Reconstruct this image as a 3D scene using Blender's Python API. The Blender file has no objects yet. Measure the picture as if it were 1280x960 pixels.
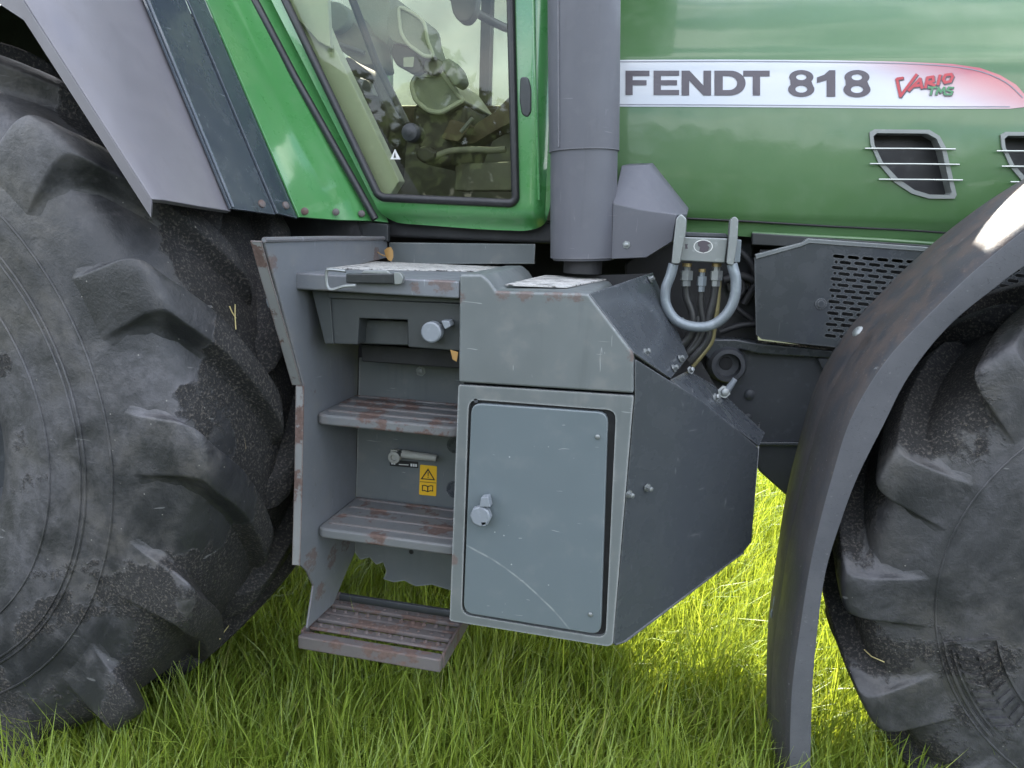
import bpy, bmesh, math, random
import numpy as np
from mathutils import Vector, Matrix
from mathutils.geometry import delaunay_2d_cdt

random.seed(7); np.random.seed(7)
SC = bpy.context.scene
COL = SC.collection

# ------------------------------------------------------------------ camera
FPX = 960.0                                   # focal length in pixels of the 1280 px wide photograph
CAM = Vector((0.0, 0.0, 1.42))
YAW, PITCH, ROLL = math.radians(13), math.radians(12), math.radians(2)
fw = Vector((-math.sin(YAW)*math.cos(PITCH), math.cos(YAW)*math.cos(PITCH), -math.sin(PITCH)))
r0 = Vector((math.cos(YAW), math.sin(YAW), 0)); u0 = r0.cross(fw)
RT = math.cos(ROLL)*r0 + math.sin(ROLL)*u0
UP = -math.sin(ROLL)*r0 + math.cos(ROLL)*u0
cam_data = bpy.data.cameras.new('camera'); cam = bpy.data.objects.new('camera', cam_data); COL.objects.link(cam)
M4 = Matrix.Identity(4)
for i in range(3):
    M4[i][0] = RT[i]; M4[i][1] = UP[i]; M4[i][2] = -fw[i]; M4[i][3] = CAM[i]
cam.matrix_world = M4
cam_data.sensor_fit = 'HORIZONTAL'; cam_data.sensor_width = 36.0; cam_data.lens = FPX/1280*36
cam_data.clip_start = 0.05; cam_data.clip_end = 2000
SC.camera = cam

# ------------------------------------------------------------------ sky, sun, exposure
SUN_EL, SUN_AZ = math.radians(41), math.radians(-24)      # azimuth from +Y (away from the camera) towards +X
world = bpy.data.worlds.new('World'); SC.world = world; world.use_nodes = True
wn = world.node_tree; wn.nodes.clear()
sky = wn.nodes.new('ShaderNodeTexSky'); sky.sky_type = 'NISHITA'; sky.sun_disc = False
sky.sun_elevation = SUN_EL; sky.sun_rotation = SUN_AZ
sky.air_density = 1.0; sky.dust_density = 1.0; sky.ozone_density = 1.0
wtc = wn.nodes.new('ShaderNodeTexCoord')
wmap = wn.nodes.new('ShaderNodeMapping'); wmap.inputs['Scale'].default_value = (1.0, 1.0, 2.6)
wns = wn.nodes.new('ShaderNodeTexNoise'); wns.inputs['Scale'].default_value = 2.6; wns.inputs['Detail'].default_value = 6; wns.inputs['Roughness'].default_value = 0.56
wrp = wn.nodes.new('ShaderNodeValToRGB'); wrp.color_ramp.elements[0].position = 0.42; wrp.color_ramp.elements[1].position = 0.62
wmx = wn.nodes.new('ShaderNodeMixRGB'); wmx.inputs['Color2'].default_value = (9.0, 9.1, 9.4, 1)
wbg = wn.nodes.new('ShaderNodeBackground'); wbg.inputs['Strength'].default_value = 0.125
wout = wn.nodes.new('ShaderNodeOutputWorld')
wn.links.new(wtc.outputs['Generated'], wmap.inputs['Vector']); wn.links.new(wmap.outputs[0], wns.inputs['Vector'])
wn.links.new(wns.outputs['Fac'], wrp.inputs['Fac']); wn.links.new(wrp.outputs['Color'], wmx.inputs['Fac'])
wn.links.new(sky.outputs['Color'], wmx.inputs['Color1']); wn.links.new(wmx.outputs['Color'], wbg.inputs['Color'])
wn.links.new(wbg.outputs[0], wout.inputs['Surface'])

sl = bpy.data.lights.new('sun', 'SUN'); sl.energy = 5.0; sl.angle = math.radians(0.55); sl.color = (1.0, 0.93, 0.82)
sun = bpy.data.objects.new('sun', sl); COL.objects.link(sun)
sdir = Vector((math.sin(SUN_AZ)*math.cos(SUN_EL), math.cos(SUN_AZ)*math.cos(SUN_EL), math.sin(SUN_EL)))
sun.rotation_euler = sdir.to_track_quat('Z', 'Y').to_euler()
sun.location = (2, 6, 6)
SC.view_settings.view_transform = 'Standard'; SC.view_settings.look = 'None'
SC.view_settings.exposure = 2.28; SC.view_settings.gamma = 1.0; SC.view_settings.use_curve_mapping = False
SC.cycles.max_bounces = 5; SC.cycles.diffuse_bounces = 2; SC.cycles.glossy_bounces = 3; SC.cycles.transparent_max_bounces = 10

# ------------------------------------------------------------------ measuring helpers: a pixel of the photograph put on a real plane
def ray(px, py): return fw + RT*((px-640)/FPX) - UP*((py-480)/FPX)
def ony(px, py, Y):
    d = ray(px, py); return CAM + d*((Y-CAM.y)/d.y)
def onx(px, py, X):
    d = ray(px, py); return CAM + d*((X-CAM.x)/d.x)
def onz(px, py, Z):
    d = ray(px, py); return CAM + d*((Z-CAM.z)/d.z)
def onp(px, py, p0, n):
    d = ray(px, py); return CAM + d*((p0-CAM).dot(n)/d.dot(n))
def plane3(a, b, c): return a, (b-a).cross(c-a).normalized()

# ------------------------------------------------------------------ node material helpers
class NB:
    def __init__(s, name):
        s.m = bpy.data.materials.new(name); s.m.use_nodes = True; s.t = s.m.node_tree; s.t.nodes.clear()
        s.out = s.t.nodes.new('ShaderNodeOutputMaterial'); s.tc = s.t.nodes.new('ShaderNodeTexCoord'); s.co = s.tc.outputs['Object']
    def set(s, sock, v):
        if isinstance(v, bpy.types.NodeSocket): s.t.links.new(v, sock)
        else:
            if hasattr(sock.default_value, '__len__') and not isinstance(v, str):
                v = tuple(v); n = len(sock.default_value)
                if len(v) == 3 and n == 4: v = v + (1,)
            sock.default_value = v
    def n(s, typ, ins={}, **props):
        nd = s.t.nodes.new(typ)
        for k, v in props.items(): setattr(nd, k, v)
        for k, v in ins.items(): s.set(nd.inputs[k], v)
        return nd
    def noise(s, scale, detail=4, rough=0.5, co=None, stretch=None, dist=0.0):
        c = co or s.co
        if stretch:
            mp = s.n('ShaderNodeMapping', {'Scale': stretch}); s.t.links.new(c, mp.inputs['Vector']); c = mp.outputs[0]
        return s.n('ShaderNodeTexNoise', {'Scale': scale, 'Detail': detail, 'Roughness': rough, 'Distortion': dist, 'Vector': c}).outputs['Fac']
    def ramp(s, f, a, b, lo=0.0, hi=1.0, smooth=True):
        r = s.n('ShaderNodeMapRange', {'Value': f, 'From Min': a, 'From Max': b, 'To Min': lo, 'To Max': hi})
        if smooth: r.interpolation_type = 'SMOOTHSTEP'
        return r.outputs[0]
    def math(s, op, a, b=0.0, c=0.0):
        m = s.n('ShaderNodeMath', {0: a, 1: b, 2: c}, operation=op); return m.outputs[0]
    def vmath(s, op, a, b=(0, 0, 0)):
        m = s.n('ShaderNodeVectorMath', {0: a, 1: b}, operation=op); return m
    def mix(s, f, a, b, mode='MIX'):
        m = s.n('ShaderNodeMixRGB', {'Fac': f, 'Color1': a, 'Color2': b}, blend_type=mode); return m.outputs[0]
    def edge(s, radius, gain=2.2):
        bv = s.n('ShaderNodeBevel', {'Radius': radius}, samples=2); g = s.n('ShaderNodeNewGeometry')
        d = s.vmath('DOT_PRODUCT', bv.outputs[0], g.outputs['Normal']).outputs['Value']
        return s.math('MULTIPLY', s.math('SUBTRACT', 1.0, d), gain)
    def bump(s, h, strength=0.2, dist=0.01, normal=None):
        i = {'Height': h, 'Strength': strength, 'Distance': dist}
        if normal is not None: i['Normal'] = normal
        return s.n('ShaderNodeBump', i).outputs[0]
    def principled(s, **k):
        p = s.n('ShaderNodeBsdfPrincipled')
        for a, v in k.items(): s.set(p.inputs[a.replace('_', ' ')], v)
        return p
    def finish(s, sh):
        s.t.links.new(sh.outputs[0] if hasattr(sh, 'outputs') else sh, s.out.inputs['Surface']); return s.m

def paint(name, color, rough=0.38, spec=0.5, coat=0.0, wear=0.5, rust=0.25, dirt=0.35, chip=(0.42, 0.44, 0.44), dust=(0.22, 0.21, 0.19), edge_r=0.006, scr=0.5, metal=0.0, wave=0.02, spots=()):
    b = NB(name)
    big = b.noise(3.2, 3, 0.6); mid = b.noise(17, 4, 0.6); fine = b.noise(120, 2, 0.6)
    col = b.mix(b.ramp(big, 0.35, 0.7, 0.0, dirt), color, [c*0.72 for c in color])
    col = b.mix(b.ramp(mid, 0.5, 0.75, 0.0, dirt*0.8), col, dust)
    # vertical run marks left by rain
    runs = b.noise(9, 3, 0.6, stretch=(4.0, 4.0, 0.35))
    col = b.mix(b.ramp(runs, 0.56, 0.72, 0.0, dirt*0.55), col, [c*0.55 for c in color])
    # specks
    sp = b.n('ShaderNodeTexVoronoi', {'Scale': 95.0, 'Vector': b.co, 'Randomness': 1.0}).outputs['Distance']
    spm = b.math('MULTIPLY', b.ramp(sp, 0.10, 0.05), b.ramp(b.noise(23, 2), 0.55, 0.62))
    col = b.mix(b.math('MULTIPLY', spm, dirt), col, (0.03, 0.027, 0.022))
    # scratches: two thin stretched noises
    s1 = b.noise(40, 2, 0.4, stretch=(0.35, 0.35, 4.0), dist=0.6); s2 = b.noise(34, 2, 0.4, stretch=(3.4, 3.4, 0.45), dist=0.9)
    sm = b.math('MAXIMUM', b.ramp(s1, 0.745, 0.775), b.ramp(s2, 0.745, 0.775))
    col = b.mix(b.math('MULTIPLY', sm, scr*0.6), col, chip)
    # worn edges, then rust
    e = b.edge(edge_r)
    em = b.ramp(b.math('ADD', e, b.math('MULTIPLY', b.math('SUBTRACT', b.noise(70, 3, 0.65), 0.5), 1.1)), 0.42, 0.62)
    em = b.math('MULTIPLY', em, b.ramp(e, 0.05, 0.25))
    col = b.mix(b.math('MULTIPLY', em, wear), col, chip)
    rm = b.ramp(b.math('ADD', b.math('MULTIPLY', e, 0.5), b.noise(11, 6, 0.7)), 0.80-rust*0.34, 0.86-rust*0.34)
    if spots:
        acc = 0.0
        for (sp_, sr) in spots:
            dd = b.vmath('DISTANCE', b.co, tuple(sp_)).outputs['Value']; k_ = b.ramp(dd, sr, sr*.15); acc = k_ if acc == 0.0 else b.math('MAXIMUM', acc, k_)
        rs = b.ramp(b.math('ADD', b.math('MULTIPLY', acc, .27), b.math('ADD', b.math('MULTIPLY', b.noise(22, 6, .78, stretch=(1, 1, 1.9)), .75), b.math('MULTIPLY', b.noise(95, 4, .7), .35))), .71, .82, 0, .75)
        rm = b.math('MAXIMUM', b.math('MULTIPLY', rm, min(1, rust*2.2)), rs); rust = 1.0
    rc = b.mix(fine, (0.058, 0.038, 0.033), (0.17, 0.115, 0.098))
    col = b.mix(b.math('MULTIPLY', rm, min(1, rust*2.2)), col, rc)
    rg = b.math('ADD', b.ramp(mid, 0.3, 0.75, rough-0.06, rough+0.14), b.math('MULTIPLY', rm, 0.4*min(1, rust*2.2)))
    h = b.math('ADD', b.math('MULTIPLY', fine, 0.15), b.math('MULTIPLY', rm, b.math('MULTIPLY', fine, 0.9*min(1, rust*2))))
    nrm = b.bump(h, 0.12, 0.004)
    if wave: nrm = b.bump(b.noise(4.5, 2), wave, 0.2, nrm)
    p = b.principled(Base_Color=col, Roughness=rg, Specular_IOR_Level=spec, Coat_Weight=coat, Coat_Roughness=0.06, Metallic=metal, Normal=nrm)
    b.set(p.inputs['Coat Normal'], nrm)
    return b.finish(p)

def plain(name, color, rough=0.5, metal=0.0, var=0.25, bump=0.1, scale=60, spec=0.5):
    b = NB(name)
    n1 = b.noise(scale, 5, 0.6); n2 = b.noise(6, 5, 0.6)
    col = b.mix(b.ramp(n2, 0.3, 0.75, 0, var), color, [c*0.45 for c in color])
    col = b.mix(b.ramp(n1, 0.55, 0.75, 0, var), col, [min(1, c*1.7+0.03) for c in color])
    p = b.principled(Base_Color=col, Roughness=b.ramp(n2, 0.3, 0.7, rough-0.08, rough+0.1), Metallic=metal, Specular_IOR_Level=spec, Normal=b.bump(n1, bump, 0.004))
    return b.finish(p)

def rubber(name, dusty=0.5, axle=None):
    b = NB(name)
    g = b.n('ShaderNodeNewGeometry').outputs['Position']
    big = b.noise(2.3, 4, 0.62, co=g, dist=0.4); mid = b.noise(9, 6, 0.68, co=g, dist=0.5); fine = b.noise(170, 3, 0.65, co=g)
    base = b.mix(b.ramp(mid, 0.35, 0.7), (0.014, 0.015, 0.017), (0.026, 0.027, 0.030))
    dustc = b.mix(b.ramp(b.noise(5, 5, 0.6, co=g), 0.35, 0.65), (0.094, 0.092, 0.102), (0.088, 0.082, 0.075))
    med = b.noise(34, 5, 0.7, co=g, dist=0.3)
    dustc = b.mix(b.ramp(med, 0.42, 0.62, 0, 0.55), dustc, (0.030, 0.031, 0.034))
    dm = b.ramp(b.math('ADD', big, b.math('MULTIPLY', b.math('SUBTRACT', mid, 0.5), 0.45)), 0.40, 0.60, 0.05, dusty)
    col = b.mix(dm, base, dustc)
    # sooty brown mud that clings to the tread, away from the side wall
    sx = b.n('ShaderNodeSeparateXYZ', {0: g})
    yy_ = b.math('ADD', sx.outputs['Y'], b.math('MULTIPLY', b.math('SUBTRACT', big, 0.5), 0.55))
    yy_ = b.math('ADD', yy_, b.math('MULTIPLY', b.math('SUBTRACT', 0.95, sx.outputs['Z']), axle[2]))
    ym = b.ramp(yy_, axle[0], axle[1])
    fleck = b.ramp(fine, 0.50, 0.66)
    mudc = b.mix(fleck, (0.005, 0.005, 0.0052), (0.070, 0.061, 0.053))
    straw = b.ramp(b.noise(55, 3, 0.5, co=g, stretch=(2.4, 2.4, 0.5), dist=1.2), 0.70, 0.74)
    mudc = b.mix(b.math('MULTIPLY', straw, 0.65), mudc, (0.17, 0.14, 0.09))
    edge = b.ramp(b.math('ADD', b.math('ADD', ym, b.math('MULTIPLY', b.math('SUBTRACT', mid, 0.5), 1.7)), b.math('MULTIPLY', b.math('SUBTRACT', med, 0.5), 0.6)), 0.38, 0.66)
    col = b.mix(b.math('MULTIPLY', edge, 0.88), col, mudc)
    # long scuffs and little pale nicks
    sc = b.ramp(b.noise(16, 2, 0.4, co=g, stretch=(0.6, 1.0, 3.2), dist=0.9), 0.735, 0.765)
    col = b.mix(b.math('MULTIPLY', sc, 0.3), col, (0.26, 0.26, 0.26))
    nk = b.n('ShaderNodeTexVoronoi', {'Scale': 34.0, 'Vector': g}).outputs['Distance']
    col = b.mix(b.math('MULTIPLY', b.ramp(nk, 0.065, 0.035), 0.6), col, b.mix(b.ramp(b.noise(7, 1, co=g), 0.48, 0.52), (0.01, 0.01, 0.01), (0.30, 0.29, 0.26)))
    rg = b.math('ADD', b.ramp(mid, 0.3, 0.7, 0.42, 0.60), b.math('MULTIPLY', edge, 0.3))
    h = b.math('ADD', b.math('MULTIPLY', fine, b.ramp(edge, 0, 1, 0.25, 1.6)), b.math('MULTIPLY', mid, 0.7))
    h = b.math('ADD', h, b.math('MULTIPLY', med, 0.5))
    p = b.principled(Base_Color=col, Roughness=rg, Specular_IOR_Level=0.55, Normal=b.bump(h, 0.38, 0.008))
    return b.finish(p)

# ------------------------------------------------------------------ materials
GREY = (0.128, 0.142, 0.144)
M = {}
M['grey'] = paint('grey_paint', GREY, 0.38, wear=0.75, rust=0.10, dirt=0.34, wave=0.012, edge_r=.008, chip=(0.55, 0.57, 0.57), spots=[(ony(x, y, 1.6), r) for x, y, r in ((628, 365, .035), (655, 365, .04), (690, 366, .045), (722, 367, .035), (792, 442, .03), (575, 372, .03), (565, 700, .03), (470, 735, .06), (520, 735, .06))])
M['grey_dark'] = paint('dark_and_shaded_grey', (0.050, 0.056, 0.064), 0.24, wear=0.55, rust=0.03, dirt=0.07, chip=(0.30, 0.31, 0.32), dust=(0.09, 0.088, 0.088), wave=0.01)  # darker copy of the grey; on the toolbox side it stands for shade
M['grey_rust'] = paint('rusting_grey_paint', (0.142, 0.152, 0.168), 0.42, wear=0.9, rust=0.42, dirt=0.28, wave=0.0, spots=[(ony(552, 353, 1.597), .06), (ony(520, 358, 1.597), .03)]+[(onx(x, y, -0.879), r) for x, y, r in ((388, 700, .07), (415, 695, .06), (400, 740, .05), (432, 680, .05), (340, 330, .04), (470, 322, .05))])
M['edge_rust'] = paint('chipped_rusty_edge', (0.20, 0.205, 0.205), 0.55, wear=0.9, rust=0.85, dirt=0.4, wave=0.0)
M['rusty'] = paint('rusted_step_paint', (0.120, 0.108, 0.108), 0.62, wear=0.6, rust=0.85, dirt=0.6, chip=(0.26, 0.22, 0.21), dust=(0.17, 0.14, 0.13), wave=0.0)
M['step_paint'] = paint('scuffed_step_paint', (0.140, 0.147, 0.152), 0.5, wear=0.9, rust=0.78, dirt=0.45, dust=(0.17, 0.14, 0.13), wave=0.0)
M['green'] = paint('green_paint', (0.062, 0.235, 0.070), 0.30, coat=1.0, wear=0.15, rust=0.0, dirt=0.14, chip=(0.3, 0.42, 0.3), dust=(0.17, 0.26, 0.15), scr=0.15, wave=0.012)
M['green_hood'] = paint('bonnet_green_paint', (0.058, 0.135, 0.046), 0.42, coat=0.45, wear=0.1, rust=0.0, dirt=0.12, chip=(0.3, 0.4, 0.3), dust=(0.16, 0.23, 0.14), scr=0.06, wave=0.02)
M['fender_grey'] = paint('fender_grey_plastic', (0.142, 0.135, 0.150), 0.36, wear=0.5, rust=0.0, dirt=0.22, chip=(0.25, 0.24, 0.26), dust=(0.145, 0.13, 0.125), scr=0.2, wave=0.012)
M['fender_navy'] = paint('fender_dark_steel', (0.040, 0.052, 0.068), 0.20, wear=0.6, rust=0.0, dirt=0.3, chip=(0.25, 0.27, 0.3), dust=(0.1, 0.11, 0.12), wave=0.03, scr=0.9)
M['stack'] = paint('exhaust_shield_paint', (0.095, 0.097, 0.113), 0.55, wear=0.4, rust=0.0, dirt=0.35, chip=(0.36, 0.36, 0.38), dust=(0.15, 0.15, 0.16), wave=0.0, scr=0.25)
M['plastic'] = plain('black_plastic', (0.022, 0.024, 0.026), 0.42, var=0.35)
M['plastic_grey'] = plain('worn_black_plastic', (0.045, 0.050, 0.052), 0.46, var=0.55, scale=14)
M['seal'] = plain('rubber_seal', (0.020, 0.020, 0.023), 0.38, var=0.3)
M['steel'] = plain('zinc_steel', (0.27, 0.285, 0.285), 0.42, metal=0.6, var=0.4)
M['galv'] = plain('galvanised_tube', (0.22, 0.25, 0.275), 0.42, metal=0.35, var=0.45, scale=25)
M['brass'] = plain('yellow_zinc_fitting', (0.36, 0.27, 0.13), 0.4, metal=0.6, var=0.4)
M['hose'] = plain('hydraulic_hose', (0.030, 0.030, 0.030), 0.35, var=0.3)
M['hose_yellow'] = plain('yellow_chromate_pipe', (0.22, 0.19, 0.09), 0.38, metal=0.4, var=0.4)
M['knob'] = plain('pale_grey_knob', (0.20, 0.22, 0.245), 0.45, var=0.2)
M['lever'] = plain('pale_cast_lever', (0.36, 0.36, 0.33), 0.5, var=0.3)
M['dark'] = plain('dark_iron_and_shade', (0.018, 0.018, 0.020), 0.6, var=0.4, scale=25)  # near-black iron, also the shade colour of the dark backing sheets
M['cast'] = plain('painted_casting', (0.050, 0.054, 0.062), 0.5, var=0.4, scale=30)
M['white'] = plain('white_decal', (0.66, 0.68, 0.72), 0.3, var=0.08, bump=0.02)
M['ink'] = plain('dark_decal_ink', (0.075, 0.062, 0.075), 0.35, var=0.15, bump=0.02)
M['line'] = plain('grey_decal_line', (0.20, 0.20, 0.24), 0.35, var=0.1, bump=0.02)
M['red'] = plain('red_decal_ink', (0.42, 0.035, 0.045), 0.35, var=0.15, bump=0.02)
M['green_ink'] = plain('green_decal_ink', (0.05, 0.20, 0.08), 0.35, var=0.15, bump=0.02)
M['black'] = plain('black_print', (0.012, 0.012, 0.013), 0.5, var=0.1, bump=0.02)
M['yellow'] = plain('yellow_sticker', (0.80, 0.47, 0.02), 0.4, var=0.1, bump=0.02)
M['tape'] = plain('white_print', (0.7, 0.7, 0.68), 0.5, var=0.1, bump=0.02)
M['fabric'] = plain('grey_green_cloth', (0.30, 0.34, 0.28), 0.85, var=0.3, scale=200, bump=0.3)
M['piping'] = plain('pale_piping', (0.55, 0.6, 0.48), 0.7, var=0.2)
M['cab_grey'] = plain('cab_lining', (0.24, 0.25, 0.20), 0.6, var=0.3, scale=20)
M['cab_dark'] = plain('cab_dark_trim', (0.055, 0.052, 0.042), 0.5, var=0.3, scale=20)
M['cab_brown'] = plain('cab_brown_trim', (0.10, 0.075, 0.04), 0.5, var=0.3, scale=20)
M['cab_pale'] = plain('pale_green_pillar', (0.60, 0.68, 0.52), 0.45, var=0.2, scale=20)
M['leaf'] = plain('orange_leaf', (0.30, 0.17, 0.05), 0.6, var=0.5, scale=40)
M['straw'] = plain('dry_straw', (0.5, 0.43, 0.2), 0.7, var=0.3)
M['chrome'] = plain('chrome_wire', (0.42, 0.45, 0.43), 0.3, metal=0.8, var=0.1, bump=0.0)
M['vent_frame'] = plain('vent_frame_plastic', (0.22, 0.235, 0.225), 0.45, var=0.2, scale=40)
M['tread_mat'] = None
M['soil'] = None

def tread_mat():
    b = NB('anti_slip_mat')
    n = b.noise(30, 6, 0.7, stretch=(0.7, 2.6, 1.0)); f = b.noise(140, 4, 0.7)
    col = b.mix(b.ramp(n, 0.38, 0.50), (0.05, 0.048, 0.045), (0.50, 0.49, 0.47))
    col = b.mix(b.ramp(f, 0.55, 0.7), col, (0.06, 0.055, 0.05))
    return b.finish(b.principled(Base_Color=col, Roughness=0.85, Normal=b.bump(b.math('ADD', n, f), 0.8, 0.006)))
M['tread_mat'] = tread_mat()

def glass_mat():
    b = NB('tinted_cab_glass')
    fr = b.n('ShaderNodeFresnel', {'IOR': 1.46})
    dn = b.noise(3.5, 5, 0.6)
    tr = b.n('ShaderNodeBsdfTransparent', {'Color': (0.84, 0.85, 0.72)})
    gl = b.n('ShaderNodeBsdfGlossy', {'Color': (0.9, 0.9, 0.9), 'Roughness': 0.02})
    df = b.n('ShaderNodeBsdfDiffuse', {'Color': (0.30, 0.29, 0.17)})
    film = b.n('ShaderNodeMixShader', {0: b.ramp(dn, 0.2, 0.8, 0.01, 0.05), 1: tr.outputs[0], 2: df.outputs[0]})
    mx = b.n('ShaderNodeMixShader', {0: fr.outputs[0], 1: film.outputs[0], 2: gl.outputs[0]})
    return b.finish(mx)
M['glass'] = glass_mat()
def far_glass():
    b = NB('dimmed_far_glass')  # tint and grey film added to dim the bright sky behind the cab
    tr = b.n('ShaderNodeBsdfTransparent', {'Color': (0.44, 0.47, 0.42)}); df = b.n('ShaderNodeBsdfDiffuse', {'Color': (0.20, 0.215, 0.19)})
    return b.finish(b.n('ShaderNodeMixShader', {0: b.ramp(b.noise(3, 4), .3, .7, .22, .40), 1: tr.outputs[0], 2: df.outputs[0]}))
M['far_glass'] = far_glass()
def clear_glass():
    b = NB('clear_cab_glass')
    fr = b.n('ShaderNodeFresnel', {'IOR': 1.45})
    tr = b.n('ShaderNodeBsdfTransparent', {'Color': (0.78, 0.84, 0.74)}); gl = b.n('ShaderNodeBsdfGlossy', {'Roughness': 0.02})
    return b.finish(b.n('ShaderNodeMixShader', {0: fr.outputs[0], 1: tr.outputs[0], 2: gl.outputs[0]}))
M['clear'] = clear_glass()

def decal_mat():
    # white strip whose print fades to red at its front end and along its upper edge there
    b = NB('model_strip_print')
    sx = b.n('ShaderNodeSeparateXYZ', {0: b.co})
    x, z = sx.outputs['X'], sx.outputs['Z']
    t = b.math('ADD', x, b.math('MULTIPLY', b.math('SUBTRACT', z, 1.80), 2.6))
    col = b.mix(b.ramp(t, 0.42, 0.86), (0.50, 0.52, 0.56), (0.40, 0.06, 0.075))
    col = b.mix(b.ramp(b.noise(14, 5, 0.6), 0.5, 0.8, 0, 0.15), col, (0.4, 0.41, 0.42))
    return b.finish(b.principled(Base_Color=col, Roughness=0.26, Coat_Weight=0.6, Coat_Roughness=0.08))
M['decal'] = decal_mat()

def door_mat():
    # door skin with the long curved scratch in its paint
    b = NB('toolbox_door_paint')
    col0 = (0.118, 0.143, 0.156)
    big = b.noise(3.0, 6, 0.6); mid = b.noise(15, 6, 0.6)
    col = b.mix(b.ramp(big, 0.35, 0.7, 0, 0.25), col0, [c*0.78 for c in col0])
    col = b.mix(b.ramp(mid, 0.52, 0.75, 0, 0.2), col, (0.2, 0.21, 0.21))
    c = ony(480, 930, 1.6); rad = (ony(650, 722, 1.6)-c).length
    d = b.vmath('SUBTRACT', b.co, (c.x, c.y, c.z)); d = b.vmath('MULTIPLY', d.outputs[0], (1, 0, 1))
    L = b.vmath('LENGTH', d.outputs[0]).outputs['Value']
    wob = b.math('MULTIPLY', b.math('SUBTRACT', b.noise(6, 2), 0.5), 0.012)
    ring = b.math('ABSOLUTE', b.math('SUBTRACT', b.math('ADD', L, wob), rad))
    sm = b.math('MULTIPLY', b.ramp(ring, 0.0026, 0.0012), b.ramp(b.noise(40, 3), 0.35, 0.6, 0.2, 0.6))
    col = b.mix(sm, col, (0.30, 0.32, 0.32))
    s1 = b.noise(42, 2, 0.4, stretch=(0.4, 0.4, 3.5), dist=0.8)
    col = b.mix(b.ramp(s1, 0.73, 0.76, 0, 0.5), col, (0.38, 0.4, 0.4))
    vo = b.n('ShaderNodeTexVoronoi', {'Scale': 26.0, 'Vector': b.co}).outputs['Distance']
    col = b.mix(b.ramp(vo, 0.06, 0.03, 0, 0.8), col, (0.4, 0.42, 0.42))
    e = b.edge(0.005)
    col = b.mix(b.math('MULTIPLY', b.ramp(b.math('ADD', e, b.math('MULTIPLY', b.math('SUBTRACT', b.noise(60, 4), 0.5), 1.0)), 0.45, 0.6), 0.7), col, (0.4, 0.41, 0.4))
    return b.finish(b.principled(Base_Color=col, Roughness=b.ramp(mid, 0.3, 0.7, 0.28, 0.42), Normal=b.bump(b.noise(2.5, 2), 0.015, 0.2)))
M['door'] = door_mat()

# ------------------------------------------------------------------ object helpers
TR = bpy.data.objects.new('tractor', None); COL.objects.link(TR)
TR.location = (-0.4, 2.78, 0.0); TR.empty_display_size = 0.3
TR['label'] = 'green and dark grey tractor with side steps and toolbox standing on the grass'
TR['category'] = 'tractor'
TINV = Matrix.Translation(TR.location).inverted()
def adopt(o, parent):
    if parent is None: return o
    o.parent = parent
    o.matrix_parent_inverse = TINV if parent is TR else parent.matrix_basis.inverted()
    return o
def ob(name, me, mat, parent=None):
    o = bpy.data.objects.new(name, me); COL.objects.link(o)
    if mat is not None and not me.materials: me.materials.append(M[mat] if isinstance(mat, str) else mat)
    return adopt(o, parent)
def mesh(name, verts, faces, mat, parent=None, smooth=True, bevel=0.0, seg=2, solid=0.0, solid_off=-1.0, recalc=True, ang=30, sub=0):
    me = bpy.data.meshes.new(name); me.from_pydata([tuple(v) for v in verts], [], [tuple(f) for f in faces])
    if recalc:
        bm = bmesh.new(); bm.from_mesh(me); bmesh.ops.recalc_face_normals(bm, faces=bm.faces); bm.to_mesh(me); bm.free()
    me.update()
    o = ob(name, me, mat, parent)
    if solid:
        s = o.modifiers.new('solid', 'SOLIDIFY'); s.thickness = solid; s.offset = solid_off
    if bevel:
        bv = o.modifiers.new('bevel', 'BEVEL'); bv.width = bevel; bv.segments = seg; bv.limit_method = 'ANGLE'; bv.angle_limit = math.radians(ang); bv.harden_normals = True
        me.polygons.foreach_set('use_smooth', [True]*len(me.polygons))
    elif smooth:
        me.polygons.foreach_set('use_smooth', [True]*len(me.polygons)); me.set_sharp_from_angle(angle=math.radians(38))
    if solid and not bevel:
        bm = bmesh.new(); bm.from_mesh(me)
        for e in bm.edges:
            if e.is_boundary: e.smooth = False
        bm.to_mesh(me); bm.free()
    if sub:
        ss = o.modifiers.new('sub', 'SUBSURF'); ss.levels = sub; ss.render_levels = sub
    return o
def prism(name, pts, vec, mat, parent=None, bevel=0.003, seg=2, ang=30):
    n = len(pts); vec = Vector(vec)
    vs = [Vector(p) for p in pts] + [Vector(p)+vec for p in pts]
    fs = [list(range(n)), list(range(2*n-1, n-1, -1))] + [[i, (i+1) % n, (i+1) % n+n, i+n] for i in range(n)]
    return mesh(name, vs, fs, mat, parent, bevel=bevel, seg=seg, ang=ang)
def box(name, lo, hi, mat, parent=None, bevel=0.003, seg=2):
    (a, b, c), (d, e, f) = lo, hi
    return prism(name, [(a, b, c), (d, b, c), (d, b, f), (a, b, f)], (0, e-b, 0), mat, parent, bevel, seg)
def catmull(pts, k=6):
    P = [Vector(p) for p in pts]; P = [2*P[0]-P[1]] + P + [2*P[-1]-P[-2]]; out = []
    for i in range(1, len(P)-2):
        a, b, c, d = P[i-1:i+3]
        for j in range(k):
            t = j/k
            out.append(0.5*((2*b)+(c-a)*t+(2*a-5*b+4*c-d)*t*t+(3*b-a-3*c+d)*t**3))
    out.append(P[-2]); return out
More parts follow.
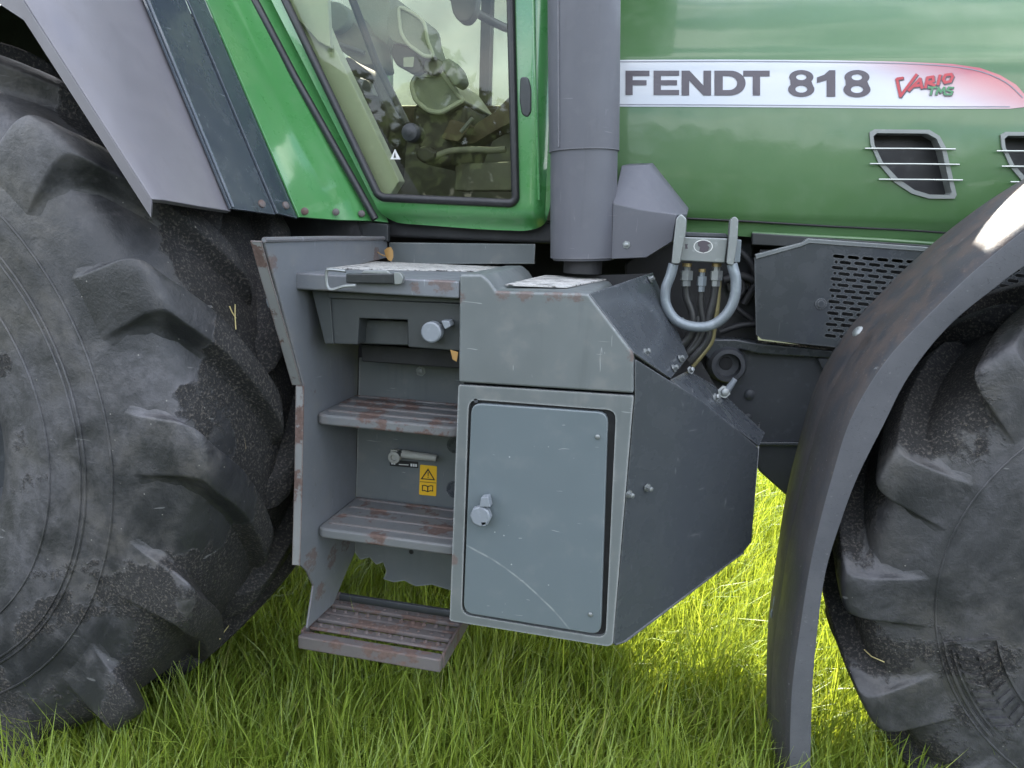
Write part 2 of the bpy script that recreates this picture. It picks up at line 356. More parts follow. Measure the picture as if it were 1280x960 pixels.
def tube_geo(pts, r, sides=10, cap=True):
    P = [Vector(p) for p in pts]; vs = []; fs = []; up = None
    R = r if hasattr(r, '__len__') else [r]*len(P)
    for i, p in enumerate(P):
        t = (P[min(i+1, len(P)-1)]-P[max(i-1, 0)]).normalized()
        if up is None: up = t.orthogonal().normalized()
        up = (up-t*up.dot(t)).normalized(); sd = t.cross(up)
        for k in range(sides):
            a = 2*math.pi*k/sides; vs.append(p+(up*math.cos(a)+sd*math.sin(a))*R[i])
    for i in range(len(P)-1):
        for k in range(sides):
            a = i*sides+k; b2 = i*sides+(k+1) % sides; fs.append((a, b2, b2+sides, a+sides))
    if cap: fs.append(tuple(range(sides))[::-1]); fs.append(tuple(range((len(P)-1)*sides, len(P)*sides)))
    return vs, fs
def tube(name, pts, r, mat, parent=None, sides=12, smooth_k=0):
    if smooth_k: pts = catmull(pts, smooth_k)
    vs, fs = tube_geo(pts, r, sides); return mesh(name, vs, fs, mat, parent)
def lathe(name, c, axis, prof, mat, parent=None, sides=24, cap=True):
    # prof: (distance along axis, radius)
    ax = Vector(axis).normalized(); u = ax.orthogonal().normalized(); w = ax.cross(u); c = Vector(c); vs = []; fs = []
    for (h, r) in prof:
        for k in range(sides):
            a = 2*math.pi*k/sides; vs.append(c+ax*h+(u*math.cos(a)+w*math.sin(a))*r)
    for i in range(len(prof)-1):
        for k in range(sides):
            a = i*sides+k; b2 = i*sides+(k+1) % sides; fs.append((a, b2, b2+sides, a+sides))
    if cap: fs.append(tuple(range(sides))); fs.append(tuple(range((len(prof)-1)*sides, len(prof)*sides)))
    return mesh(name, vs, fs, mat, parent)
def bolt(c, axis, r, mat, parent, name='bolt', h=None, washer=True):
    h = h or r*0.7
    pr = [(0, r*1.7), (r*0.22, r*1.65), (r*0.24, r*1.02), (h, r), (h+r*0.12, r*0.8)] if washer else [(0, r*1.05), (h*0.6, r), (h, r*0.55)]
    return lathe(name, c, axis, pr, mat, parent, sides=6 if washer else 12)
def inside(p, poly):
    x, y = p; r = False; n = len(poly)
    for i in range(n):
        x1, y1 = poly[i]; x2, y2 = poly[(i+1) % n]
        if (y1 > y) != (y2 > y) and x < (x2-x1)*(y-y1)/(y2-y1)+x1: r = not r
    return r
def cdt(outline, holes=(), step=0.0):
    pts = []; edges = []
    def add(poly):
        s = len(pts); pts.extend([Vector((p[0], p[1])) for p in poly]); n = len(poly)
        edges.extend([(s+i, s+(i+1) % n) for i in range(n)])
    add(outline)
    for h in holes: add(h)
    if step:
        xs = [p[0] for p in outline]; ys = [p[1] for p in outline]
        x = min(xs)+step/2
        while x < max(xs):
            y = min(ys)+step/2
            while y < max(ys):
                if inside((x, y), outline) and not any(inside((x, y), h) for h in holes): pts.append(Vector((x, y)))
                y += step
            x += step
    vo, eo, fo, *_ = delaunay_2d_cdt(pts, edges, [], 2 if holes else 1, 1e-6)
    if holes:
        fo2 = []
        for f in fo:
            c = sum((vo[i] for i in f), Vector((0, 0)))/len(f)
            if inside(c, outline) and not any(inside(c, h) for h in holes): fo2.append(f)
        fo = fo2
    return vo, fo
def sheet(name, outline, mapf, mat, parent=None, holes=(), step=0.0, solid=0.0, bevel=0.0, smooth=True, face=Vector((0, -1, 0))):
    vo, fo = cdt(outline, holes, step)
    vs = [mapf(v[0], v[1]) for v in vo]
    f2 = []
    for f in fo:
        f = list(f); nn = (vs[f[1]]-vs[f[0]]).cross(vs[f[2]]-vs[f[0]])
        f2.append(f if nn.dot(face) > 0 else f[::-1])
    return mesh(name, vs, f2, mat, parent, recalc=False, solid=solid, bevel=bevel, smooth=smooth)
def rrect(x0, y0, x1, y1, r, k=5):
    out = []
    for cx, cy, a0 in ((x1-r, y1-r, 0), (x0+r, y1-r, 90), (x0+r, y0+r, 180), (x1-r, y0+r, 270)):
        for i in range(k+1):
            a = math.radians(a0+90*i/k); out.append((cx+r*math.cos(a), cy+r*math.sin(a)))
    return out
def ell(cx, cy, rx, ry, k=20, a0=0, a1=360):
    n = k if a1-a0 >= 360 else k+1
    return [(cx+rx*math.cos(math.radians(a0+(a1-a0)*i/k)), cy+ry*math.sin(math.radians(a0+(a1-a0)*i/k))) for i in range(n)]
def round_poly(pts, r, k=4):
    # rounds each corner of a 2-D polygon (pixel space or metres) with radius r
    out = []; n = len(pts)
    for i in range(n):
        a, b, c = Vector(pts[i-1]), Vector(pts[i]), Vector(pts[(i+1) % n])
        da, dc = (a-b), (c-b); ra = min(r, da.length*0.45, dc.length*0.45)
        p0 = b+da.normalized()*ra; p1 = b+dc.normalized()*ra
        for j in range(k+1):
            t = j/k; q = p0*(1-t)**2+b*2*t*(1-t)+p1*t*t; out.append((q.x, q.y))
    return out
def pxprism(name, pxs, Y, depth, mat, parent=None, bevel=0.003, seg=2, rnd=0):
    if rnd: pxs = round_poly(pxs, rnd)
    return prism(name, [ony(x, y, Y) for x, y in pxs], (0, depth, 0), mat, parent, bevel, seg)

# ------------------------------------------------------------------ ground
def ground_mat():
    b = NB('meadow_soil')
    g = b.n('ShaderNodeNewGeometry').outputs['Position']
    n = b.noise(3, 8, 0.65, co=g); f = b.noise(40, 6, 0.7, co=g)
    col = b.mix(b.ramp(n, 0.35, 0.7), (0.012, 0.018, 0.006), (0.026, 0.036, 0.010))
    col = b.mix(b.ramp(f, 0.4, 0.7), col, (0.02, 0.027, 0.008))
    return b.finish(b.principled(Base_Color=col, Roughness=0.95, Specular_IOR_Level=0.1, Normal=b.bump(f, 0.8, 0.05)))
M['soil'] = ground_mat()
gv = []; gf = []
xs = [-400, -60, -20] + [(-10+i*0.5) for i in range(41)] + [20, 60, 400]
for yy in xs:
    for xx in xs:
        near = abs(xx) <= 10 and abs(yy) <= 10
        gv.append((xx, yy+2, (0.012*math.sin(xx*1.7+yy*0.9)+0.008*math.sin(yy*2.9-xx)-0.02) if near else -0.02))
ns = len(xs)
for j in range(ns-1):
    for i in range(ns-1): gf.append((j*ns+i, j*ns+i+1, (j+1)*ns+i+1, (j+1)*ns+i))
go = mesh('ground', gv, gf, 'soil', smooth=True); go['kind'] = 'structure'
for p in go.data.polygons: p.use_smooth = True

# ------------------------------------------------------------------ wheels
def tyre_profile(R, h):
    deep = 1.0 if R > .8 else .72
    half = [(0, R-.046), (.20, R-.047), (.40, R-.050), (.62, R-.056), (.82, R-.068), (.93, R-.092), (.99, R-.135), (1.02, R-.19), (1.03, R-.250), (1.037, R-.256), (1.03, R-.262), (1.037, R-.285), (1.035, R-.31), (1.02, R-.345), (1.024, R-.351), (1.015, R-.357), (.99, R-.385), (.94, R-.42), (.88, R-.44)]
    half = half[:9]+[(w, R-.25-(R-.25-r)*1.62*deep) for w, r in half[9:]]
    return [(w*h, r) for w, r in half]
def make_tyre(name, c, R, W, mat, parent=TR):
    h = W/2; half = tyre_profile(R, h)
    prof = [(-w, r) for w, r in half[::-1]] + half[1:]
    K = 120; vs = []; fs = []
    for k in range(K):
        a = 2*math.pi*k/K
        for w, r in prof: vs.append((r*math.cos(a), w, r*math.sin(a)))
    n = len(prof)
    for k in range(K):
        for i in range(n-1): fs.append((k*n+i, k*n+i+1, ((k+1) % K)*n+i+1, ((k+1) % K)*n+i))
    o = mesh(name, vs, fs, mat, None)
    o.location = c; adopt(o, parent)
    return o
def lug_mesh(name, R, W, sgn, mat, D, hw0, hw1):
    h = W/2
    B = [(-.09, R-.047), (.12, R-.047), (.35, R-.049), (.6, R-.056), (.82, R-.068), (.93, R-.092), (.965, R-.115), (.99, R-.140), (1.008, R-.168), (1.016, R-.19)]
    T = [(-.09, R-.002), (.12, R), (.35, R-.002), (.6, R-.006), (.90, R-.012), (1.01, R-.021), (1.045, R-.048), (1.045, R-.105), (1.032, R-.16), (1.018, R-.192)]
    B = [Vector((a*h, r, 0)) for a, r in B]; T = [Vector((a*h, r, 0)) for a, r in T]
    B = catmull(B, 4); T = catmull(T, 4)
    A = [(-1.62, -.14), (-1.42, .0), (-1.28, .07), (-1.17, .24), (-1.10, .58), (-1.045, .88), (-1.0, .965), (-.93, 1.0), (-.45, 1.015), (0, 1.02), (.45, 1.015), (.93, 1.0), (1.0, .965), (1.04, .88), (1.08, .58), (1.14, .24), (1.22, .07), (1.34, .0), (1.5, -.14)]
    vs = []; fs = []; nu = len(B); na = len(A)
    for i in range(nu):
        u = i/(nu-1); taper = min(1, u/0.10); taper = taper*taper*(3-2*taper)
        wf = max(0, B[i].x/h)
        phi = D*(min(1.0, wf/0.97)**0.86) + 0.02*u
        hw = hw0+(hw1-hw0)*u
        for a, hgt in A:
            k = hgt if hgt < 0 else hgt*taper - (1-taper)*0.1
            p = B[i].lerp(T[i], k) if k >= 0 else B[i]+(B[i]-T[min(i, nu-5)]).normalized()*0.05*(-k)
            th = phi+a*hw/p.y
            vs.append((p.y*math.cos(th), -sgn*p.x if False else sgn*p.x, p.y*math.sin(th)))
    for i in range(nu-1):
        for j in range(na-1): fs.append((i*na+j, i*na+j+1, (i+1)*na+j+1, (i+1)*na+j))
    me = bpy.data.meshes.new(name); me.from_pydata(vs, [], fs)
    bm = bmesh.new(); bm.from_mesh(me); bmesh.ops.recalc_face_normals(bm, faces=bm.faces)
    # outward test
    f = bm.faces[len(bm.faces)//2]; ce = f.calc_center_median()
    if f.normal.dot(Vector((ce.x, 0, ce.z))) < 0: bmesh.ops.reverse_faces(bm, faces=bm.faces)
    bm.to_mesh(me); bm.free()
    me.polygons.foreach_set('use_smooth', [True]*len(me.polygons)); me.materials.append(M[mat]); return me
def add_lugs(ty, R, W, n, mat, D, hw0, hw1, rot=0.0):
    for sgn in (-1, 1):
        me = lug_mesh('lug', R, W, sgn, mat, D, hw0, hw1)
        for k in range(n):
            o = bpy.data.objects.new('lug', me); COL.objects.link(o)
            o.parent = ty
            o.rotation_euler = (0, -(rot+2*math.pi*(k+(0.5 if sgn > 0 else 0))/n), 0)
def rim(name, c, r, W, sgn, parent=TR):
    o = lathe(name, (0, 0, 0), (0, sgn, 0), [(-W*.4, r), (-W*.36, r-.03), (0.0, r-.05), (W*.30, r-.035), (W*.36, r-.012), (W*.40, r+.006), (W*.41, r-.01), (W*.28, r-.06), (W*.10, r*.62), (W*.12, r*.35), (W*.2, r*.30), (W*.22, 0.02)], 'cast', None, 40)
    o.location = c; adopt(o, parent); return o

REAR_C, REAR_R, REAR_W = Vector((-1.85, 1.63, 0.89)), 0.925, 0.62
FRONT_C, FRONT_R, FRONT_W = Vector((1.065, 1.985, 0.675)), 0.70, 0.50
M['rubber_rear'] = rubber('rear_tyre_rubber', 0.82, (1.33, 1.44, .15))
M['rubber_front'] = rubber('front_tyre_rubber', 0.5, (1.70, 1.92, .02))
rt = make_tyre('rear_tyre', REAR_C, REAR_R, REAR_W, 'rubber_rear'); rt['label'] = 'big dusty rear tyre with deep slanting lugs'
add_lugs(rt, REAR_R, REAR_W, 16, 'rubber_rear', 0.42, 0.040, 0.064, rot=0.02)
rim('rear_rim', REAR_C, REAR_R-.545, REAR_W, -1)
ft = make_tyre('front_tyre', FRONT_C, FRONT_R, FRONT_W, 'rubber_front'); ft['label'] = 'front tyre with mud flecks under the curved mudguard'
add_lugs(ft, FRONT_R, FRONT_W, 14, 'rubber_front', 0.42, 0.034, 0.054, rot=0.10)
rim('front_rim', FRONT_C, FRONT_R-.44, FRONT_W, -1)
CL = 2.78
far_r = make_tyre('rear_tyre', Vector((REAR_C.x, 2*CL-REAR_C.y, REAR_C.z)), REAR_R-.02, REAR_W, 'rubber_rear')
far_f = make_tyre('front_tyre', Vector((FRONT_C.x, 2*CL-FRONT_C.y, FRONT_C.z)), FRONT_R-.02, FRONT_W, 'rubber_front')
rim('rear_rim', Vector((REAR_C.x, 2*CL-REAR_C.y, REAR_C.z)), REAR_R-.545, REAR_W, 1)
rim('front_rim', Vector((FRONT_C.x, 2*CL-FRONT_C.y, FRONT_C.z)), FRONT_R-.37, FRONT_W, 1)

# moulded marks on the side walls: they follow the tyre's own surface
def side_y(c, R, W, r):
    P = tyre_profile(R, W/2)
    for (w0, r0_), (w1, r1_) in zip(P, P[1:]):
        if r1_ <= r <= r0_: return c.y-(w0+(w1-w0)*(r0_-r)/max(1e-6, r0_-r1_))
    return c.y-W/2*1.03
def side_map(c, R, W, off):
    def f(r, a): return Vector((c.x+r*math.cos(a), side_y(c, R, W, r)-off, c.z+r*math.sin(a)))
    return f
def raised(name, c, R, W, quads, h, mat, parent):
    # quads: polygons in (radius, angle) space, raised h above the side wall
    vs = []; fs = []; m0 = side_map(c, R, W, -0.003); m1 = side_map(c, R, W, h)
    for q in quads:
        s = len(vs); n = len(q); vs += [m1(*p) for p in q]+[m0(*p) for p in q]
        fs.append(tuple(range(s, s+n)))
        for i in range(n): fs.append((s+i, s+(i+1) % n, s+n+(i+1) % n, s+n+i))
    inv = parent.matrix_basis.inverted()
    return mesh(name, vs, fs, mat, parent, bevel=0.0, smooth=False)
def arc_strip(r0_, r1_, a0, a1, k):
    return [[(r0_, a0+(a1-a0)*i/k), (r1_, a0+(a1-a0)*i/k), (r1_, a0+(a1-a0)*(i+1)/k), (r0_, a0+(a1-a0)*(i+1)/k)] for i in range(k)]
def ring(c, R, W, r, t, mat, parent):
    y = side_y(c, R, W, r); pts = [Vector((c.x+r*math.cos(a), y-.0005, c.z+r*math.sin(a))) for a in np.linspace(0, 2*math.pi, 97)]
    vs, fs = tube_geo(pts, t, 6, False); return mesh('moulded_ring', vs, fs, mat, parent)
for r_ in (.235, .300, .312, .395): ring(REAR_C, REAR_R, REAR_W, REAR_R-r_, .0028, 'rubber_rear', rt)
ring(FRONT_C, FRONT_R, FRONT_W, FRONT_R-.205, .0025, 'rubber_front', ft)
# herringbone patch on the front tyre
qs = []; am, rm_ = math.radians(208), FRONT_R-.262
a0, a1 = am-0.20, am+0.30
r_in, r_out = FRONT_R-.325, FRONT_R-.215
qs += arc_strip(r_out-.006, r_out, a0, a1, 10)+arc_strip(r_in, r_in+.006, a0, a1, 10)+arc_strip(r_out-.018, r_out-.014, a0+.03, a1-.03, 10)
qs += [[(r_in, a0-.012), (r_out, a0-.012), (r_out, a0), (r_in, a0)]]
for k in range(9):
    a = a0+.05+k*.052; md = (r_in+r_out)/2-.004
    qs.append([(r_in+.014, a), (md-.003, a+.035), (md-.003, a+.035+.024), (r_in+.014, a+.024)])
    qs.append([(md+.003, a+.059), (md+.003, a+.035), (r_out-.024, a), (r_out-.024, a+.024)])
raised('moulded_patch', FRONT_C, FRONT_R, FRONT_W, qs, 0.0055, 'rubber_front', ft)
# ------------------------------------------------------------------ rear mudguard
def fender_line(bot, top, Y, extra):
    a = ony(*bot, Y); b = ony(*top, Y); a.y = b.y = Y
    pts = [a, a.lerp(b, .33), a.lerp(b, .66), b]
    for f in (0.12, 0.3, 0.55, 0.85, 1.2):   # carries on over the wheel beyond the frame
        ang = math.atan2(b.z-REAR_C.z, b.x-REAR_C.x); rr = math.hypot(b.z-REAR_C.z, b.x-REAR_C.x)
        pts.append(Vector((REAR_C.x+rr*math.cos(ang+f), Y, REAR_C.z+rr*math.sin(ang+f)+extra*0)))
    return pts
def strips(name, lines, mat, parent, solid, bevel=0.0):
    vs = []; fs = []; n = len(lines[0])
    for L in lines: vs += L
    for i in range(len(lines)-1):
        for j in range(n-1): fs.append((i*n+j, i*n+j+1, (i+1)*n+j+1, (i+1)*n+j))
    # face towards front / up
    f = fs[0]; nn = (vs[f[1]]-vs[f[0]]).cross(vs[f[2]]-vs[f[0]])
    if nn.dot(Vector((1, -.3, .5))) < 0: fs = [f[::-1] for f in fs]
    return mesh(name, vs, fs, mat, parent, recalc=False, solid=solid, bevel=bevel)
YS = [1.45, 1.475, 1.741, 1.949, 2.068]
L0 = fender_line((190, 249), (30, 0), 1.30, 0); L1 = fender_line((205, 250), (54, 0), 1.325, 0)
L1b = fender_line((250, 258), (120, 0), 1.44, 0)
L2 = fender_line((289, 264), (180, 0), 1.561, 0); L3 = fender_line((345, 268), (232, 0), 1.747, 0); L4 = fender_line((372, 273), (256, 0), 1.854, 0)
mg = strips('rear_mudguard', [L0, L1, L1b, L2], 'fender_grey', TR, 0.012, 0.002); mg['label'] = 'grey lilac mudguard extension over the rear tyre'
off = Vector((0.008, 0, 0.006))
L2o = [p+off for p in L2]; L2o = [Vector((p.x, p.y-.012, p.z)) for p in L2o]; L3a = [p+Vector((0, -.002, 0)) for p in L3]
nav = strips('mudguard_plate', [L2o, L3a], 'fender_navy', TR, 0.006, 0.001)
L3b = [p+Vector((0.004, .002, .003)) for p in L3]
strips('mudguard_plate', [L3b, L4], 'fender_navy', TR, 0.006, 0.001)
# folded outer lip
lip = [p+Vector((-.004, .0, -.035)) for p in L0]
strips('mudguard_lip', [lip, [p+Vector((-.002, -.001, 0)) for p in L0]], 'fender_grey', mg, 0.004)
tube('mudguard_bead', [p+Vector((0.003, 0.004, 0.003)) for p in L2o], 0.004, 'fender_navy', nav, 6)
# green panel between mudguard and door
g0 = [p+Vector((0.004, 0.002, 0.004)) for p in L4]
G1 = fender_line((425, 275), (292, 0), 2.02, 0); G2 = fender_line((466, 276), (322, 0), 2.10, 0)
G3 = fender_line((486, 278), (352, 0), 2.135, 0)
gp = strips('rear_side_panel', [g0, G1, G2, G3], 'green', TR, 0.006, 0.001); gp['label'] = 'green side panel with a row of rusty rivets'
for x, y, Y in ((326, 255, 1.90), (356, 257, 2.00)): bolt(onx(x, y, -1.002)+Vector((.004, -.004, 0)), (1, -.35, .35), 0.0095, 'rusty', nav, 'rivet', washer=False)
for x, y, Y in ((381, 264, 1.872), (420, 265, 2.0), (452, 267, 2.072)): bolt(ony(x, y, Y), (.5, -1, .1), 0.0095, 'rusty', gp, 'rivet', washer=False)
# black rubber strip between panel and door
s0 = [p+Vector((0.004, -.012, 0)) for p in fender_line((462, 272), (317, -4), 2.10, 0)]
tube('seal_strip', [ony(x, y, 2.085) for x, y in ((469, 274), (440, 222), (405, 160), (368, 95), (335, 32), (312, -12), (270, -100), (225, -200))], 0.011, 'seal', gp, 10)
# flap under the mudguard
pxprism('rubber_flap', [(318, 268), (485, 280), (485, 302), (395, 300), (325, 314), (313, 312)], 2.10, 0.02, 'plastic', TR, 0.004)

la = []
for k in range(25):
    a = math.radians(-5+k*8); la.append(Vector((REAR_C.x+1.16*math.cos(a)*.86, 2.085, REAR_C.z+1.16*math.sin(a))))
prism('arch_shade_plate', la, (0, .02, 0), 'dark', TR, 0)  # added dark plate standing for the shadow inside the wheel arch
# ------------------------------------------------------------------ cab
CABY = 2.09
door_out = [(333, -12), (480, 278), (520, 281), (600, 287), (655, 289), (676, 283), (685, 262), (689, 120), (690, -300), (210, -300), (225, -235)]
hole = [(357, 0), (473, 243), (480, 247), (640, 254), (645, 249), (639, 0), (633, -250), (250, -250)]
def cabxz(px, py): p = ony(px, py, CABY); return (p.x, p.z)
hole2 = round_poly([cabxz(*p) for p in hole], 0.02)
do = round_poly([cabxz(*p) for p in door_out[:1]+door_out[1:]], 0.05, 5)
def door_y(x, z):
    # the sill and the front pillar roll away from the viewer at their outer edges
    e = max(0.0, 1.452-z)/0.045; e = min(1, e)
    pr = ony(668, 140, CABY).x; k = max(0.0, x-pr)/0.035; k = min(1, k)
    return Vector((x, CABY+0.035*e*e+0.03*k*k, z))
cd = sheet('cab_door_frame', do, door_y, 'green', TR, holes=[hole2], step=0.012, solid=0.03); cd['label'] = 'green cab door frame with rounded sill'
lower = []
# window seal: a rubber section along the opening
pl = [Vector((x, CABY-.004, z)) for x, z in hole2]; 
vs, fs = tube_geo(pl+[pl[0]], 0.0115, 10, False)
mesh('window_seal', vs, fs, 'seal', cd)
gl = sheet('window_glass', hole2, lambda x, z: Vector((x, CABY+0.008, z)), 'glass', cd)
# pillar groove / dark oval inset
pxprism('dark_oval', [(650, 96), (660, 96), (664, 110), (664, 140), (659, 147), (652, 143), (649, 125)], CABY-.004, 0.01, 'plastic_grey', cd, 0.004, rnd=4)
tube('pillar_bead', [ony(666, -60, CABY-.002), ony(668, 60, CABY-.002), ony(672, 180, CABY-.002), ony(674, 250, CABY)], 0.004, 'green', cd, 8)
# gas strut with its black button on the glass
st = tube('gas_strut', [ony(437, 2-12, CABY+.05), ony(470, 78, CABY+.05), ony(508, 155, CABY+.05)], 0.011, 'plastic', cd, 12)
lathe('strut_button', ony(511, 165, CABY-.012), (0, 1, 0), [(0, .006), (.001, .010), (.002, .012), (.004, .022), (.012, .026), (.06, .026)], 'plastic', cd, 24)
# warning sticker on the glass
tri = [(493, 186), (500, 199), (487, 199)]
sheet('warning_triangle', [(ony(x, y, CABY).x, ony(x, y, CABY).z) for x, y in tri], lambda x, z: Vector((x, CABY+.0045, z)), 'tape', cd)
sheet('warning_triangle_mark', [(ony(x, y, CABY).x, ony(x, y, CABY).z) for x, y in ((493, 190), (494.5, 197), (491.5, 197))], lambda x, z: Vector((x, CABY+.003, z)), 'black', cd)
# cab shell: floor, far wall, pillars, roof
cabP = box('cab_floor', (-1.45, 2.16, 1.36), (-0.36, 3.44, 1.42), 'dark', TR, 0.01)
fw_ = box('cab_far_wall', (-1.45, 3.40, 1.42), (-0.36, 3.46, 1.86), 'cab_grey', TR, 0.01)
box('reflected_brown_band', (-1.45, 3.34, 1.80), (-0.36, 3.41, 1.90), 'cab_brown', fw_, 0.015)  # brown bar standing in for the band reflected in the glass
box('far_window_glass', (-1.42, 3.425, 1.86), (-0.40, 3.43, 2.70), 'far_glass', TR, 0.0)
for x in (-1.47, -0.40): box('cab_pillar', (x, 3.39, 1.42), (x+.07, 3.47, 2.75), 'green', TR, 0.01)
box('cab_pillar', (-0.98, 3.40, 1.86), (-0.93, 3.45, 2.72), 'cab_dark', TR, 0.008)
box('cab_rear_wall', (-1.60, 2.2, 1.42), (-1.50, 3.44, 2.0), 'cab_dark', TR, 0.01)
box('cab_front_wall', (-0.36, 2.16, 1.35), (-0.31, 3.44, 1.72), 'cab_dark', TR, 0.01)
box('rear_window_glass', (-1.565, 2.2, 2.0), (-1.555, 3.42, 2.72), 'far_glass', TR, 0.0)
prism('cab_roof', [(-1.75, 2.0, 2.72), (-0.15, 2.0, 2.72), (-0.10, 2.0, 2.84), (-0.4, 2.0, 2.93), (-1.5, 2.0, 2.93), (-1.8, 2.0, 2.84)], (0, 1.55, 0), 'green', TR, 0.03, 3)
box('cab_pillar', (-1.75, 2.08, 2.0), (-1.66, 2.18, 2.74), 'green', TR, 0.01)
# pale inner post along the door's rear edge
prism('inner_post', [ony(x, y, CABY+.07) for x, y in ((330, -5), (380, 70), (470, 252), (482, 252), (499, 226), (416, 54), (392, -5))], (0, .05, 0), 'cab_pale', TR, 0.004)
pxprism('pale_panel', [(300, -60), (407, -60), (413, 60), (398, 52), (350, 0)], CABY+.045, .02, 'cab_pale', TR, 0.003)  # pale panel filling the upper rear corner of the window
# driver's seat with arm rest and console, seen through the glass
def zz(pts, s=260/960, ox=400, oy=0): return [(ox+x*s, oy+y*s) for x, y in pts]
seat = pxprism('driver_seat', zz([(420, 390), (450, 342), (520, 350), (560, 330), (640, 440), (662, 462), (560, 520), (500, 512), (440, 462)]), 2.55, 0.42, 'fabric', TR, 0.02, 3, rnd=6)
pp = [ony(x, y, 2.548) for x, y in round_poly(zz([(420, 390), (450, 342), (520, 350), (560, 330), (640, 440), (662, 462), (560, 520), (500, 512), (440, 462)]), 6)]
vs, fs = tube_geo(pp+[pp[0]], 0.008, 8, False); mesh('seat_piping', vs, fs, 'piping', seat)
pxprism('seat_base', zz([(430, 470), (560, 525), (670, 470), (678, 560), (600, 760), (470, 760), (420, 560)]), 2.60, 0.40, 'cab_dark', seat, 0.02)
back = pxprism('armrest_pad', zz([(303, 112), (318, 52), (358, 20), (440, 62), (488, 102), (498, 180), (532, 268), (480, 266), (400, 208), (328, 190)]), 2.48, 0.14, 'fabric', TR, 0.02, 3, rnd=8)
pp = [ony(x, y, 2.476) for x, y in round_poly(zz([(362, 26), (440, 66), (484, 106), (494, 182), (526, 262), (482, 260), (404, 204), (372, 150)]), 8)]
vs, fs = tube_geo(pp+[pp[0]], 0.006, 8, False); mesh('armrest_piping', vs, fs, 'piping', back)
pxprism('armrest_bracket', zz([(335, 195), (400, 212), (480, 262), (465, 330), (430, 345), (350, 300), (325, 250)]), 2.50, 0.10, 'cab_dark', back, 0.008, rnd=4)
sheet('buckle_plate', round_poly([(ony(x, y, 2.49).x, ony(x, y, 2.49).z) for x, y in zz([(385, 265), (435, 262), (430, 310), (385, 308)])], .004), lambda x, z: Vector((x, 2.49, z)), 'piping', back)
pxprism('armrest_end', zz([(556, 282), (590, 262), (632, 305), (655, 370), (620, 402), (560, 322)]), 2.46, 0.10, 'fabric', back, 0.015, 3, rnd=6)
pxprism('armrest_stem', zz([(470, 275), (545, 270), (555, 330), (520, 350), (470, 320)]), 2.52, 0.08, 'cab_grey', back, 0.008, rnd=4)
pxprism('seat_backrest', zz([(150, -60), (300, -60), (330, 40), (320, 190), (285, 236), (230, 180), (190, 110)]), 2.62, 0.40, 'fabric', seat, 0.03, 3, rnd=10)
con = pxprism('side_console', zz([(25, 0), (110, 25), (140, 90), (215, 150), (250, 300), (190, 300), (90, 230), (60, 150), (25, 120)]), 2.40, 0.18, 'cab_grey', TR, 0.015, rnd=6)
tube('console_lever', [ony(x, y, 2.38) for x, y in zz([(92, 205), (150, 225), (205, 245)])], 0.007, 'steel', con, 8)
pxprism('console_cushion', zz([(22, 0), (100, 10), (138, 70), (110, 125), (60, 150), (22, 130)]), 2.36, 0.10, 'fabric', con, 0.02, 3, rnd=8)
pxprism('rear_trim', zz([(120, 250), (230, 330), (320, 540), (300, 860), (180, 860), (60, 350)]), 2.75, 0.2, 'cab_dark', TR, 0.02, rnd=6)
pxprism('switch_panel', zz([(120, 340), (220, 370), (250, 440), (170, 440)]), 2.70, 0.04, 'steel', TR, 0.006, rnd=3)
ped = pxprism('steering_column', zz([(640, 655), (720, 570), (800, 520), (900, 420), (960, 420), (960, 540), (850, 580), (700, 668)]), 2.62, 0.12, 'cab_brown', TR, 0.02, 3, rnd=6)
pxprism('pedal', zz([(556, 640), (602, 548), (700, 575), (640, 655)]), 2.55, 0.05, 'cab_brown', ped, 0.006, rnd=4)
tube('pedal_lever', [ony(x, y, 2.50) for x, y in zz([(650, 610), (705, 545)])], 0.007, 'steel', ped, 8)
tube('floor_lever', [ony(x, y, 2.40) for x, y in zz([(530, 722), (600, 698), (700, 690), (800, 694), (858, 688)])], 0.010, 'cab_grey', TR, 10, 4)
pxprism('floor_lever_boot', zz([(438, 690), (480, 668), (535, 700), (530, 730), (480, 758), (440, 730)]), 2.38, 0.06, 'cab_dark', TR, 0.012, rnd=5)
pxprism('floor_panel', zz([(620, 755), (900, 745), (900, 880), (620, 880)]), 2.70, 0.10, 'cab_grey', TR, 0.01, rnd=3)
wheel = []
hub = ony(*zz([(655, 10)])[0], 2.62)
pxprism('steering_wheel_hub', zz([(590, -60), (730, -60), (712, 60), (680, 100), (640, 100), (610, 60)]), 2.58, 0.06, 'cab_dark', TR, 0.015, rnd=8)
tube('steering_wheel', [ony(x, y, 2.62)+Vector((0, dy, 0)) for x, y, dy in ((548, -40, 0), (556, -14, .0), (575, 0, .1), (610, 8, .3), (622, -10, .36), (610, -50, .36))], 0.015, 'cab_dark', TR, 10, 5)

# ------------------------------------------------------------------ bonnet
HPROF = [(1.30, .05), (1.385, .022), (1.40, .004), (1.43, .0), (1.445, -.012), (1.55, -.022), (1.70, -.020), (1.80, -.010), (1.875, .004), (1.90, .022), (2.00, .085), (2.10, .18), (2.17, .32), (2.19, .5)]
def hprof(z):
    P = HPROF
    if z <= P[0][0]: return P[0][1]
    if z >= P[-1][0]: return P[-1][1]
    for k in range(len(P)-1):
        if z <= P[k+1][0]:
            (z0, y0), (z1, y1) = P[k], P[k+1]; h = z1-z0; t = (z-z0)/h
            sl_ = lambda i: (P[min(i+1, len(P)-1)][1]-P[max(i-1, 0)][1])/(P[min(i+1, len(P)-1)][0]-P[max(i-1, 0)][0])
            m0, m1 = sl_(k)*h, sl_(k+1)*h
            return (2*t**3-3*t*t+1)*y0+(t**3-2*t*t+t)*m0+(-2*t**3+3*t*t)*y1+(t**3-t*t)*m1
